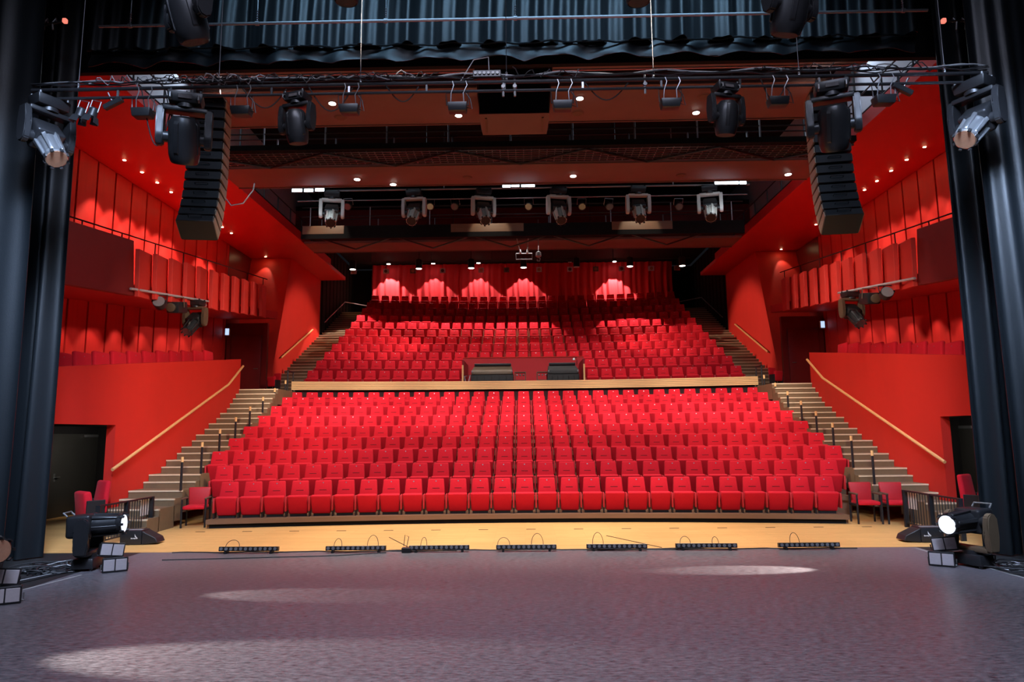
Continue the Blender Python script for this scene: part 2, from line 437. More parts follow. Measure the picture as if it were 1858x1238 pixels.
    struct(MB().bx(S * px, S * 14.6, 12.36, 12.5, 0.003, 13).build('wall_proscenium_' + side, 'black'))
# header over the proscenium, roofs, rear wall
struct(MB().bx(-8.7, 8.2, 12.38, 12.5, 9.1, 13).build('wall_header', 'black'))
struct(MB().bx(-15, 15, -6, 38.5, 13, 13.2).build('ceiling', 'blackwall'))
struct(MB().bx(-15, 15, -6.2, -6, 0, 13).build('wall_stage_rear', 'blackwall'))
struct(MB().bx(-9.6, 9.6, 27.9, 38.4, 11.5, 11.7).build('ceiling_rear', 'blackwall'))
struct(MB().bx(-9.9, 9.9, 38.3, 38.5, 3.3, 11.4).build('wall_back', 'blackwall'))
struct(MB().bx(-9.6, 9.6, 27.9, 28.05, 9.75, 11.5).build('wall_bulkhead', 'darkred'))

# ================================================================== SEATS
def make_seat():
    t = thing('theatre_seat', 'x', 'seat', group='lower block seats')
    fy = lambda z: .045 + (z - .28) * .20          # front plane of the backrest
    b = MB(); zb, zt = .28, .79
    b.hexa([(-.222, fy(zb), zb), (.222, fy(zb), zb), (.222, fy(zb) + .09, zb), (-.222, fy(zb) + .09, zb),
            (-.186, fy(zt), zt), (.186, fy(zt), zt), (.18, fy(zt) + .07, zt), (-.18, fy(zt) + .07, zt)], .026, 3)
    back = b.build('backrest', 'seat', t, 50)
    p = MB(); p.disc((0, fy(.735) + .002, .735), (0, -1, .2), .014, 10, .006); p.build('number_button', 'steel', back)
    p = MB(); p.box((0, fy(.575) + .001, .575), (.17, .012, .016), None, .005, 1); p.build('lumbar_seam', 'seat_dark', back)
    c = MB()
    c.hexa([(-.208, -.03, .055), (.208, -.03, .055), (.208, .05, .055), (-.208, .05, .055),
            (-.222, -.205, .465), (.222, -.205, .465), (.222, -.07, .49), (-.222, -.07, .49)], .03, 3)
    c.build('seat_cushion', 'seat', t, 50)
    a = MB(); a.box((-.26, -.03, .29), (.042, .27, .33), None, .016, 2); side = a.build('side_panel', 'seat_side', t)
    k = MB(); k.box((0, .05, .05), (.36, .10, .1)); k.box((-.26, .0, .07), (.03, .2, .14)); k.build('bracket', 'fix', t)
    return t, side
seat, side_panel = make_seat()
km = kid_map()
def seat_pos(D, x_arc):
    th = x_arc / RAD
    return (RAD * math.sin(th), D - .05 - RAD * (1 - math.cos(th))), -th
first = True
def place_seat(D, z, k, label, group, end=False):
    global first
    (x, y), rz = seat_pos(D, k * .52)
    o = seat if first else copy_tree(seat, km)
    first = False
    o.location = (x, y, z); o.rotation_euler = (0, 0, rz)
    o['label'] = label; o['group'] = group
    if end:
        c = side_panel.copy(); C.objects.link(c); c.parent = o; c.location = (.52, 0, 0)
def where(n, K2):
    """n-th of K2 seats from the left"""
    if n * 2 == K2 + 1: return 'in the middle of the row'
    def w(k): return 'at' if k == 1 else ORD[k] + ' from'
    return (w(n) + ' its left end') if n * 2 < K2 + 1 else (w(K2 + 1 - n) + ' its right end')
for i in range(1, 10):
    K = LOWK[i - 1]
    rn = {1: 'front row by the stage', 9: 'ninth row below the parapet'}.get(i, ORD[i] + ' row from the stage')
    for k in range(-K, K + 1):
        place_seat(low_D(i), low_z(i), k, 'red tip-up seat in the %s, %s' % (rn, where(k + K + 1, 2 * K + 1)), 'seats of the lower block', k == K)
for S in (-1, 1):
    for n in range(11):
        k = (-15 + n) if S < 0 else (5 + n)
        e = 'stairs' if True else ''
        lab = 'red tip-up seat behind the parapet, %s of the mixing desks, %s' % ('left' if S < 0 else 'right', ('next to the desks' if (n == 10 and S < 0) or (n == 0 and S > 0) else ('by the side stairs' if (n == 0 and S < 0) or (n == 10 and S > 0) else '%s from the desks' % ORD[(11 - n) if S < 0 else n + 1])))
        place_seat(up_D(1), UZ[0], k, lab, 'seats behind the parapet', n == 10)
# the rows above: past three hundred of a kind, one mass
def joined(o):
    mb = MB(); mats = ['seat', 'steel', 'seat_dark', 'seat_side', 'fix']
    for ch in km.get(o, []):
        for c in [ch] + km.get(ch, []):
            k0 = len(mb.bm.faces); mb.bm.from_mesh(c.data); mb.bm.faces.ensure_lookup_table()
            ix = mats.index([n for n in M if M[n] == c.data.materials[0]][0])
            for f in mb.bm.faces[k0:]: f.material_index = ix
    return mb.build('seat_mesh', mats)
jo = joined(seat); jm = jo.data
bpy.data.objects.remove(jo)
mass = MB()
for j in range(2, 12):
    for k in range(-15, 16):
        if j == 2 and abs(k) < 5: continue
        (x, y), rz = seat_pos(up_D(j), k * .52)
        mass.add(jm, Matrix.Translation((x, y, UZ[j - 1])) @ Matrix.Rotation(rz, 4, 'Z'))
ms = mass.build('theatre_seats', ['seat', 'steel', 'seat_dark', 'seat_side', 'fix'], None, 50)
bpy.data.meshes.remove(jm)
tag(ms, 'rows of red tip-up seats climbing the upper block to the back curtain', 'seats'); ms['kind'] = 'stuff'

# posts along the seat-block ends, beside the stairs
def stair_z(y):
    z = 0
    for a, b in ST:
        if a <= y: z = b
    return z
for S, side in ((-1, 'left'), (1, 'right')):
    for i in range(1, 9):
        y = 15.98 + .955 * (i - 1); zt = 1.56 + .327 * (i - 1)
        zb = min(stair_z(y), zt - .4)
        t = thing('handrail_post', 'black post with pale wooden cap, %s up the %s stairs' % (ORD[i], side), 'post', (S * 7.93, y - .06, zb), group='posts along the %s stairs' % side)
        MB().cyl((0, 0, 0), (0, 0, zt - zb - .12), .028, None, 10).build('shaft', 'fix', t)
        MB().cyl((0, 0, zt - zb - .12), (0, 0, zt - zb), .030, None, 10).build('cap', 'parapet', t)
    # parapet end rails
    t = thing('guard_rail', 'short black guard rail at the %s end of the wooden parapet' % side, 'railing', (S * 8.12, 23.35, 3.52))
    for dy in (0, .55): MB().cyl((0, dy, 0), (0, dy, .72), .025, None, 8).build('post', 'fix', t)
    MB().cyl((0, -.05, .72), (0, .6, .72), .022, None, 8).build('rail', 'fix', t)
    # wooden handrail on the balcony wall
    t = thing('wooden_handrail', 'long pale wooden handrail climbing the red wall beside the %s stairs' % side, 'handrail', (S * 9.06, 15.1, 1.32))
    pts = [(0, 0, 0), (0, 5.7, 2.27), (0, 6.75, 2.95)]
    MB().tube(pts, .036, 10).build('rail', 'handrail', t)
    for f in (.3, 1.9, 3.5, 5.1, 6.3):
        z = 2.27 / 5.7 * f if f < 5.7 else 2.27 + (f - 5.7) * .65
        MB().tube([(0, f, z - .03), (S * .03, f, z - .07), (S * .1, f, z - .07)], .01, 6).build('bracket', 'fix', t)
    t = thing('wooden_handrail', 'pale wooden handrail on the tall red wall by the upper %s stairs' % side, 'handrail', (S * 9.57, 26.7, 5.08))
    MB().tube([(0, 0, 0), (0, 3.9, 1.72)], .034, 10).build('rail', 'handrail', t)
    for f in (.4, 1.9, 3.4): MB().tube([(0, f, f * .441 - .03), (S * .03, f, f * .441 - .07), (S * .09, f, f * .441 - .07)], .01, 6).build('bracket', 'fix', t)
    # thin steel rail on the black wall at the top of the stairs
    t = thing('steel_handrail', 'thin steel handrail in the dark at the top of the %s stairs' % side, 'handrail', (S * 9.5, 32.2, 7.4))
    MB().tube([(0, 0, 0), (0, 3.6, 1.68), (-S * 1.2, 5.6, 1.75)], .022, 8).build('rail', 'steel', t)
    for f in (.5, 2.8): MB().tube([(0, f, f * .467), (S * .1, f, f * .467 - .06)], .01, 6).build('bracket', 'fix', t)
    for yy, zz in ((5.58, -.1),): MB().tube([(-S * 1.2, yy, 1.75), (-S * 1.2, yy, 1.1)], .018, 6).build('post', 'steel', t)

# ================================================================== BALCONIES
for S, side in ((-1, 'left'), (1, 'right')):
    # tilted boards on the upper balcony front
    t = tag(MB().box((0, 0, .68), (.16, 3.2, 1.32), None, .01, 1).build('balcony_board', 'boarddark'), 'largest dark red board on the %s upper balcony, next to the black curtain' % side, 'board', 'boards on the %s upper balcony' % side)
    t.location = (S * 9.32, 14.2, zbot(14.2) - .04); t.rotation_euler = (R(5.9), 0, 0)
    for n in range(11):
        y = 15.95 + n * .76
        o = tag(MB().box((0, 0, .56), (.10, .98, 1.14), None, .008, 1).build('balcony_board', 'board'),
                'upright red board on the %s upper balcony, %s from the stage' % (side, ORD[n + 1]) if n < 10 else 'upright red board on the %s upper balcony, last before the end wall' % side, 'board', 'boards on the %s upper balcony' % side)
        o.location = (S * 9.28, y + .3, zbot(y + .3) - .04); o.rotation_euler = (R(6), 0, -S * R(13))
    # thin black rail behind the boards
    t = thing('balcony_rail', 'thin dark rail above the boards of the %s upper balcony' % side, 'railing', (S * 9.75, 13, 6.3))
    MB().tube([(0, 0, .35), (0, 12.4, .35 + 12.4 * .105)], .018, 6).build('rail', 'groove', t)
    for k in range(9):
        MB().tube([(0, k * 1.5, k * 1.5 * .105 - 1.0), (0, k * 1.5, .35 + k * 1.5 * .105)], .015, 6).build('post', 'groove', t)
    # balcony seats
    t0 = None
    for n in range(12):
        y = 13.95 + n * .685
        t = thing('balcony_seat', 'red seat on the %s lower balcony, %s' % (side, 'nearest the black curtain' if n == 0 else ('last before the doorway' if n == 11 else ORD[n + 1] + ' from the black curtain')), 'seat', (S * 9.86, y, ztop_low(y) - .70), (0, R(0), S * -PI / 2), 'seats on the %s lower balcony' % side)
        MB().hexa([(-.30, .10, .35), (.30, .10, .35), (.30, .22, .35), (-.30, .22, .35), (-.29, .16, .98), (.29, .16, .98), (.29, .28, .98), (-.29, .28, .98)], .045, 3).build('backrest', 'seat', t, 50)
        MB().box((0, -.16, .40), (.58, .5, .14), None, .04, 2).build('seat_cushion', 'seat', t, 50)
        MB().box((0, .05, .17), (.5, .3, .34)).build('pedestal', 'fix', t)
        MB().disc((0, .155, .88), (0, -1, .1), .012, 10).build('number_button', 'steel', t)

# doors under the balcony
for n, (S, side) in enumerate(((-1, 'left'), (1, 'right'))):
    t = bpy.data.objects.new('door_%d' % (n + 1), None); C.objects.link(t); t.location = (S * 12.04, 17.2, 0.004); t['kind'] = 'structure'
    MB().bx(0, -S * .06, 0, 2.0, 0, 2.12, .004).build('door_leaf', 'doorm', t)
    MB().tube([(-S * .06, .28, 1.02), (-S * .12, .28, 1.02), (-S * .12, .42, 1.02)], .014, 8).build('door_handle', 'silver', t)
    MB().bx(-S * .06, -S * .075, .25, .31, .92, 1.12).build('lock_plate', 'silver', t)
    MB().bx(-S * .06, -S * .13, 1.35, 1.9, 2.03, 2.10, .01).build('door_closer', 'steel', t)
    spot((S * 10.0, 16.9, 2.25), (S * 12.05, 18.2, 1.35), 110, (1, .92, .8), 80, .9, .1)
    t = thing('light_switch', 'small pale switch plate on the dark jamb by the %s stage door' % side, 'switch', (S * 12.03, 16.85, 1.35))
    MB().bx(0, -S * .02, -.06, .06, -.12, .12, .004).build('plate', 'white', t)
    MB().bx(-S * .02, -S * .03, -.03, .03, -.05, .05).build('rocker', 'steel', t)
    # dark doors at the landing
    t = bpy.data.objects.new('door_%d' % (n + 3), None); C.objects.link(t); t.location = (S * 9.95, 25.61, 3.52); t['kind'] = 'structure'
    MB().bx(0, S * 1.15, -.05, 0, 0, 2.3, .004).build('door_leaf', 'darkred', t)
    MB().tube([(S * .1, -.05, 1.02), (S * .1, -.10, 1.02), (S * .24, -.10, 1.02)], .012, 8).build('door_handle', 'steel', t)
    t = thing('exit_sign', 'small lit exit sign by the doorway on the %s lower balcony' % side, 'sign', (S * 11.22, 25.5, 5.95))
    MB().bx(-.08, .08, -.06, .06, -.14, .14, .004).build('housing', 'white', t)
    MB().bx(-.07, .07, -.075, -.06, -.12, .12).build('lit_face', 'sign', t)

# ================================================================== TIP-UP USHER SEATS, CHAIRS, RAILINGS
def usher(loc, rz, sc, label):
    t = thing('usher_seat', label, 'seat', loc, (0, 0, rz), 'usher seats at the walls', sc)
    MB().hexa([(-.24, .10, .36), (.24, .10, .36), (.24, .2, .36), (-.24, .2, .36), (-.22, .17, .92), (.22, .17, .92), (.22, .25, .92), (-.22, .25, .92)], .035, 3).build('backrest', 'seat', t, 50)
    MB().hexa([(-.25, -.14, .30), (.25, -.14, .30), (.25, .02, .30), (-.25, .02, .30), (-.24, -.20, .74), (.24, -.20, .74), (.24, -.07, .76), (-.24, -.07, .76)], .045, 3).build('seat_cushion', 'seat', t, 50)
    for x in (-.26, .26): MB().box((x, 0, .3), (.03, .3, .6), None, .008, 1).build('side_frame', 'fix', t)
    MB().box((0, .1, .18), (.1, .2, .36)).build('pedestal', 'fix', t)
usher((-9.22, 14.65, .003), R(-38), 1.2, 'red tip-up seat by the passage behind the moving light, left of the apron')
usher((9.15, 14.2, .003), R(38), 1.2, 'red tip-up seat by the passage behind the moving light, right of the apron')
usher((-8.95, 24.3, 3.52), R(-30), .8, 'small red tip-up seat on the landing below the upper left stairs')
usher((8.95, 24.3, 3.52), R(30), .8, 'small red tip-up seat on the landing below the upper right stairs')
def chair(loc, rz, label):
    t = thing('armchair', label, 'chair', loc, (0, 0, rz), 'loose chairs beside the front row')
    MB().box((0, -.02, .44), (.46, .48, .08), None, .03, 2).build('seat', 'seat', t, 50)
    MB().hexa([(-.21, .18, .46), (.21, .18, .46), (.21, .25, .46), (-.21, .25, .46), (-.24, .25, .86), (.24, .25, .86), (.24, .31, .86), (-.24, .31, .86)], .025, 2).build('backrest', 'seat_side', t, 50)
    for x in (-.25, .25):
        for y in (-.22, .22): MB().tube([(x, y, 0), (x, y, .62 if y < 0 else .66)], .022, 8).build('leg', 'fix', t)
        MB().box((x, -.02, .635), (.055, .46, .035), None, .01, 1).build('armrest', 'fixbrown', t)
        MB().box((x, 0, .40), (.03, .44, .04)).build('side_rail', 'fix', t)
chair((-7.47, 15.75, .003), R(12), 'loose red armchair with black legs left of the front row')
chair((7.50, 15.52, .003), R(-6), 'loose red armchair with black legs touching the right end of the front row')
chair((8.13, 15.45, .003), R(-8), 'loose red armchair with black legs, nearer the right-hand stairs')
for S, side in ((-1, 'left'), (1, 'right')):
    t = thing('stair_railing', 'black barred railing on the wooden apron by the %s stairs' % side, 'railing', (S * 7.98, 12.95, .003), group='railings beside the stairs')
    H, Ln = .76, 1.85
    for y in (0, Ln / 2, Ln): MB().box((0, y, H / 2), (.085, .05, H)).build('post', 'fix', t)
    MB().box((0, Ln / 2, H - .015), (.05, Ln, .03)).build('top_rail', 'fix', t)
    MB().box((0, Ln / 2, .09), (.03, Ln, .025)).build('bottom_rail', 'fix', t)
    for k in range(1, 20):
        if k != 10: MB().cyl((0, k * Ln / 20, .09), (0, k * Ln / 20, H - .02), .008, None, 6).build('baluster', 'fix', t)
    t = tag(MB().box((0, 0, 0), (.004, .30, .34)).build('paper_notice', 'white'), 'white paper sheet fixed to the barred railing by the %s stairs' % side, 'notice')
    t.location = (S * 8.02, 14.6, .56)

# ================================================================== LIGHTING FIXTURES
def rotx(a): return Matrix.Rotation(a, 4, 'X')
def moving_head(label, loc, rot, sc, tilt, style='profile', group=None, yoke='fixgrey', lens='lens', name='moving_head_light'):
    """built standing on its base; hung ones are turned over. tilt: head angle from +z towards +y"""
    t = thing(name, label, 'stage light', loc, rot, group, sc)
    b = MB(); b.hexa([(-.21, -.15, .03), (.21, -.15, .03), (.21, .15, .03), (-.21, .15, .03), (-.19, -.13, .17), (.19, -.13, .17), (.19, .13, .17), (-.19, .13, .17)], .02, 2)
    base = b.build('base', 'fix', t)
    MB().box((0, -.146, .10), (.16, .012, .06), rotx(R(8)).to_3x3(), .004, 1).build('display', 'lensdark', base)
    for x in (-.16, .16): MB().tube([(x, -.15, .08), (x, -.2, .1), (x, -.2, .15), (x, -.14, .16)], .012, 6).build('handle', 'fixgrey', base)
    for x, y in ((-.17, -.11), (.17, -.11), (-.17, .11), (.17, .11)): MB().cyl((x, y, 0), (x, y, .035), .022, None, 8).build('foot', 'fix', base)
    MB().cyl((0, 0, .16), (0, 0, .22), .12, None, 18).build('pan_bearing', 'fix', t)
    br = MB(); br.box((0, 0, .235), (.52, .17, .07), None, .02, 2); br.build('yoke_bridge', yoke, t)
    P = .60                                            # pivot height
    for s in (-1, 1):
        a = MB()
        prof = [(-.075, .22), (.075, .22), (.10, .34), (.088, .45), (.105, .58), (.085, .68), (.03, .725), (-.04, .72), (-.09, .66), (-.10, .56), (-.078, .43), (-.095, .32)]
        a.prism([(s * .235, y, z) for y, z in prof], (s * .085, 0, 0))
        bmesh.ops.bevel(a.bm, geom=list(a.bm.edges), offset=.014, segments=2, affect='EDGES')
        arm = a.build('yoke_arm', yoke, t)
        MB().cyl((s * .17, 0, P), (s * .245, 0, P), .07, None, 16).build('tilt_bearing', 'fix', arm)
    Mx = Matrix.Translation((0, 0, P)) @ rotx(-tilt)
    def hb(): return MB()
    h = hb()
    if style == 'spot':
        h.lathe([(.05, -.27), (.13, -.26), (.17, -.2), (.185, -.08), (.19, .08), (.185, .2), (.165, .29), (.15, .31), (.14, .30)], 22, Mx)
        head = h.build('head', 'fix', t)
        MB().lathe([(.138, .29), (.138, .305)], 22, Mx).build('lens', lens, head)
        for a_ in range(4):
            m_ = Mx @ Matrix.Rotation(a_ * PI / 2 + .4, 4, 'Z')
            k = MB(); k.hexa([m_ @ Vector(p) for p in ((.165, -.03, -.22), (.195, -.03, -.18), (.195, .03, -.18), (.165, .03, -.22), (.172, -.03, .2), (.2, -.03, .17), (.2, .03, .17), (.172, .03, .2))], .006, 1)
            k.build('cooling_rib', 'fix', head)
    else:
        h.hexa([Mx @ Vector(p) for p in ((-.17, -.15, -.26), (.17, -.15, -.26), (.17, .15, -.26), (-.17, .15, -.26), (-.185, -.165, .06), (.185, -.165, .06), (.185, .165, .06), (-.185, .165, .06))], .04, 3)
        head = h.build('head', 'fix', t)
        MB().lathe([(.135, .05), (.14, .08), (.135, .12), (.125, .36), (.135, .37), (.14, .43), (.128, .44)], 20, Mx).build('barrel', ('barrel' if yoke == 'fixlit' else 'silver') if style == 'profile' else 'fix', head)
        MB().lathe([(.12, .432), (.12, .446)], 20, Mx).build('lens', lens, head)
        for a_ in range(6):
            m_ = Mx @ Matrix.Rotation(a_ * PI / 3 + .2, 4, 'Z')
            k = MB(); k.hexa([m_ @ Vector(p) for p in ((.125, -.028, .02), (.17, -.028, .02), (.17, .028, .02), (.125, .028, .02), (.125, -.022, .40), (.148, -.022, .38), (.148, .022, .38), (.125, .022, .40))], .005, 1)
            k.build('cooling_rib', ('barrel' if yoke == 'fixlit' else 'silver') if style == 'profile' else 'fix', head)
        for a_ in range(8):
            m_ = Mx @ Matrix.Rotation(a_ * PI / 4, 4, 'Z')
            k = MB(); k.hexa([m_ @ Vector(p) for p in ((.130, -.02, .42), (.155, -.02, .42), (.155, .02, .42), (.130, .02, .42), (.135, -.016, .475), (.15, -.016, .475), (.15, .016, .475), (.135, .016, .475))])
            k.build('bezel_tab', 'fix', head)
        k = MB(); k.tube([Mx @ Vector(p) for p in ((-.12, -.15, -.25), (-.12, -.2, -.3), (.12, -.2, -.3), (.12, -.15, -.25))], .012, 6); k.build('head_handle', 'fixgrey', head)
    return t
def hang(label, p, rz, sc, tilt, **kw):
    return moving_head(label, p, (PI, 0, rz), sc, tilt, **kw)

# ---- upstage batten (double pipe with cables and fixtures), spanning the frame
YB = 9.6
ends = at(58, 166, YB), at(1792, 131, YB)
zb0 = (ends[0].z + ends[1].z) / 2; xb0, xb1 = ends[0].x, ends[1].x
def bat(px, dz=0): return Vector((at(px, 150, YB).x, YB, zb0 + dz))
t = thing('lighting_batten', 'double black pipe batten crossing the stage under the border, loaded with lights', 'batten', (0, YB, zb0))
MB().cyl((xb0, 0, 0), (xb1, 0, 0), .028, None, 10).build('pipe', 'pipe', t)
MB().cyl((xb0, 0, -.14), (xb1, 0, -.14), .022, None, 10).build('pipe', 'pipe', t)
for k in range(13):
    x = xb0 + .15 + k * (xb1 - xb0 - .3) / 12
    MB().box((x, 0, -.07), (.03, .02, .16)).build('connector', 'steel' if k % 3 == 1 else 'fix', t)
# cables lying along it
for c in range(6):
    pts = []
    n = 70
    ph = random.uniform(0, 6); amp = random.uniform(.02, .05)
    for k in range(n + 1):
        x = xb0 + (xb1 - xb0) * k / n
        pts.append((x, YB + .03 * math.sin(k * .9 + ph) - .02, zb0 + .045 + amp * abs(math.sin(k * .43 + ph)) + .012 * math.sin(k * 1.7 + c) + .01 * c))
    o = tag(MB().tube(pts, .009, 5).build('cable', 'cable' if c < 4 else 'greycable'), 'thin cable lying wavily along the top of the batten', 'cable', 'cables along the batten')
for c in range(16):
    rnd = random.Random(c + 90); x0 = rnd.uniform(xb0 + .3, xb1 - 2.0); ln = rnd.uniform(.8, 1.9)
    if c < 9: x0 = xb0 + .9 + c * .42
    pts = [(x0 + ln * k / 24, YB - .06 + .05 * math.sin(k * 1.1 + c), zb0 + .03 + rnd.uniform(-.03, .06) + .09 * abs(math.sin(k * .5 + c))) for k in range(25)]
    tag(MB().tube(pts, .008, 5).build('cable', 'greycable' if c % 4 == 0 else 'cable'), 'short cable tangled with others on the batten', 'cable', 'cables tangled on the batten')
# hanging loops of cable
for n, (x0, x1, d) in enumerate(((258, 318, .85), (300, 340, .5), (440, 520, .28), (560, 640, .35), (700, 760, .22), (1060, 1140, .25), (1380, 1430, .3), (1580, 1650, .3))):
    a, b = bat(x0, -.02), bat(x1, -.05)
    pts = [a.lerp(b, k / 14) - Vector((0, -.06 * math.sin(PI * k / 14), d * math.sin(PI * k / 14))) for k in range(15)]
    tag(MB().tube(pts, .010, 6).build('cable_loop', 'cable'), 'black cable loop drooping under the batten, %s from its left end' % ORD[n + 1], 'cable', 'cable loops under the batten')
for n, (px, pxt) in enumerate(((143, 154), (397, 405), (654, 657), (919, 919), (1186, 1181), (1451, 1442), (1716, 1699))):
    p = bat(px, .02); q_ = at(pxt, -150, YB); q_.x = p.x
    t = thing('suspension_wire', 'thin steel wire holding the lighting batten, %s from the left' % ORD[n + 1], 'wire', p, group='wires of the batten')
    MB().cyl((0, 0, .05), (0, 0, q_.z - p.z), .006, None, 6).build('wire', 'pipe', t)
    MB().cyl((0, 0, .0), (0, 0, .10), .018, None, 8).build('turnbuckle', 'steel', t)
    MB().lathe([(.008, .1), (.022, .12), (.008, .14)], 8).build('shackle', 'steel', t)
# small boxes hanging in wire loops
for n, px in enumerate((262, 440, 635, 830, 1020, 1215, 1410, 1602)):
    p = bat(px, -.16)
    t = thing('hanging_floodlight', 'small dark floodlight hanging in wire hooks under the batten, %s from the left' % ORD[n + 1], 'stage light', p, group='small floodlights under the batten')
    MB().hexa([(-.13, -.06, -.30), (.13, -.06, -.30), (.13, .1, -.30), (-.13, .1, -.30), (-.15, -.08, -.17), (.15, -.08, -.17), (.15, .12, -.17), (-.15, .12, -.17)], .015, 2).build('housing', 'fix', t)
    for x in (-.1, .1):
        MB().tube([(x, .0, .15), (x + .03, -.03, .17), (x + .05, -.04, .1), (x * .9, -.03, -.02), (x, 0, -.18)], .008, 6).build('wire_hook', 'steel', t)
    MB().tube([(-.16, 0, -.2), (-.17, 0, 0), (.17, 0, 0), (.16, 0, -.2)], .01, 6).build('bracket', 'fix', t)
    MB().tube([(.14, .02, -.22), (.22, .0, -.26), (.19, 0, -.1), (.12, 0, .0)], .008, 6).build('lead', 'cable', t)
# two barn-door pars on the left, one strip box
for n, px in enumerate((158, 180)):
    p = bat(px, -.14)
    t = thing('barn_door_light', 'small black light with flaps hanging by the left curtain, %s' % ('outer one' if n == 0 else 'inner one'), 'stage light', p, (0, R(15), 0), 'small lights by the left curtain')
    MB().tube([(-.07, 0, -.22), (-.07, 0, -.05), (.07, 0, -.05), (.07, 0, -.22)], .008, 6).build('bracket', 'steel', t)
    MB().lathe([(.04, -.16), (.06, -.18), (.07, -.30), (.06, -.31)], 14).build('housing', 'fix', t)
    for a in range(4):
        m_ = Matrix.Rotation(a * PI / 2, 3, 'Z')
        MB().hexa([m_ @ Vector(v) for v in ((-.05, .07, -.30), (.05, .07, -.30), (.05, .075, -.30), (-.05, .075, -.30), (-.065, .10, -.40), (.065, .10, -.40), (.065, .106, -.40), (-.065, .106, -.40))]).build('flap', 'fix', t)
p = bat(205, -.18)
t = thing('strip_light', 'short tilted strip light under the batten at the left', 'stage light', p, (0, R(-28), 0))
MB().box((0, 0, -.06), (.30, .08, .08), None, .01, 1).build('housing', 'fix', t); MB().tube([(0, 0, .14), (0, 0, -.03)], .01, 6).build('clamp', 'steel', t)
p = bat(1640, -.18)
t = thing('strip_light', 'short tilted strip light under the batten at the right', 'stage light', p, (0, R(28), 0))
MB().box((0, 0, -.06), (.30, .08, .08), None, .01, 1).build('housing', 'fix', t); MB().tube([(0, 0, .14), (0, 0, -.03)], .01, 6).build('clamp', 'steel', t)
# data box on the batten near the middle
p = bat(884, .10)
t = thing('power_box', 'black socket box with cables on top of the batten near the middle', 'box', p)
MB().box((0, 0, 0), (.42, .16, .11), None, .008, 1).build('housing', 'fix', t)
for k in range(6): MB().cyl((-.17 + k * .065, -.08, 0), (-.17 + k * .065, -.10, 0), .022, None, 10).build('socket', 'fixgrey', t)
MB().tube([(-.22, 0, 0), (-.4, 0, -.08), (-.2, -.02, .25), (.02, 0, .3), (.03, 0, .06)], .008, 6).build('lead', 'greycable', t)
for px in (913, 934, 1170):
    tag(MB().tube([(0, 0, .12), (0, 0, -.2)], .018, 8).tube([(0, -.03, -.05), (0, .03, -.05)], .03, 8).build('pipe_clamp', 'fixgrey'), {913: 'pale pipe clamp on the batten left of the middle wire', 934: 'pale pipe clamp on the batten right of the middle wire', 1170: 'pale pipe clamp on the batten by the fifth wire'}[px], 'clamp').location = bat(px, -.03)
# big hung heads
hang('large black moving light hanging from the batten before the left speaker column', bat(340, -.10), R(200), 1.18, R(28), style='spot', yoke='fix', lens='cover')
hang('small black moving light hanging from the batten, left of the middle', bat(541, -.12), R(165), .86, R(12), style='spot', yoke='fix', lens='cover')
hang('small black moving light hanging from the batten, right of the middle', bat(1315, -.10), R(195), .86, R(12), style='spot', yoke='fix', lens='cover')
hang('large black moving light hanging from the batten before the right speaker column', bat(1507, -.10), R(160), 1.14, R(28), style='spot', yoke='fix', lens='cover')
hang('silver-barrelled moving light at the batten\'s left end, aimed down to the middle', bat(93, -.12), R(62), 1.12, R(42), style='profile', yoke='fix')
hang('silver-barrelled moving light at the batten\'s right end, aimed down to the middle', bat(1766, -.10), R(-62), 1.12, R(48), style='profile', yoke='fix')
# heads cut by the top of the frame
for n, (px, py, Y, rz, tl, lab) in enumerate(((345, -62, 8.2, 150, 22, 'black moving light cut off by the top of the picture, far left'), (630, -105, 8.4, 180, 6, 'black moving light peeking in at the top, left of the middle'),
                          (1155, -105, 8.4, 180, 6, 'black moving light peeking in at the top, right of the middle'), (1428, -78, 8.2, 200, 22, 'black moving light cut off by the top of the picture, far right'))):
    hang(lab, at(px, py, Y), R(rz), 1.15 if n in (0, 3) else .95, R(tl), style='spot', yoke='fix', lens='cover')
t = thing('lighting_batten', 'black pipe above the frame carrying the cut-off moving lights', 'batten', (0, 8.3, at(929, -85, 8.3).z + .12))
MB().cyl((-6.5, 0, 0), (6.5, 0, 0), .03, None, 10).build('pipe', 'pipe', t)

# border pipe with chains
YP = 11.35; zp = at(945, 33, YP).z
t = thing('border_pipe', 'thin steel pipe hanging in front of the black border curtain', 'pipe', (0, YP, zp))
MB().cyl((-7.6, 0, 0), (7.25, 0, 0), .026, None, 10).build('pipe', 'steel', t)
for px in (237, 467, 700, 935, 1640):
    x = at(px, 33, YP).x
    k = MB(); k.cyl((x, 0, .25), (x, 0, 1.6), .008, None, 6); k.build('wire', 'steel', t)
    k = MB()
    for a in range(5): k.lathe([(.006, 0), (.02, .025), (.006, .05)], 8, Matrix.Translation((x, 0, .03 + a * .045)))
    k.build('chain', 'steel', t)
    MB().cyl((x - .03, 0, 0), (x + .03, 0, 0), .04, None, 10).build('clamp', 'steel', t)
for S, px in ((-1, 118), (1, 1712)):
    p = at(px, 38, 10.9)
    t = thing('marker_lamp', 'small red lamp on a black bracket high by the %s curtain' % ('left' if S < 0 else 'right'), 'lamp', p)
    MB().box((0, 0, 0), (.07, .07, .08), None, .015, 2).build('lamp_head', 'redlamp', t)
    MB().cyl((0, 0, 0), (S * .6, 0, -.02 if S > 0 else -.12), .02, None, 8).build('arm', 'fix', t)
    for k in range(3): MB().tube([(S * (.15 + .15 * k), 0, -.02), (S * (.18 + .15 * k), .03, .07), (S * (.22 + .15 * k), 0, -.03), (S * (.2 + .15 * k), 0, -.16)], .014, 6).build('hook', 'steel', t)

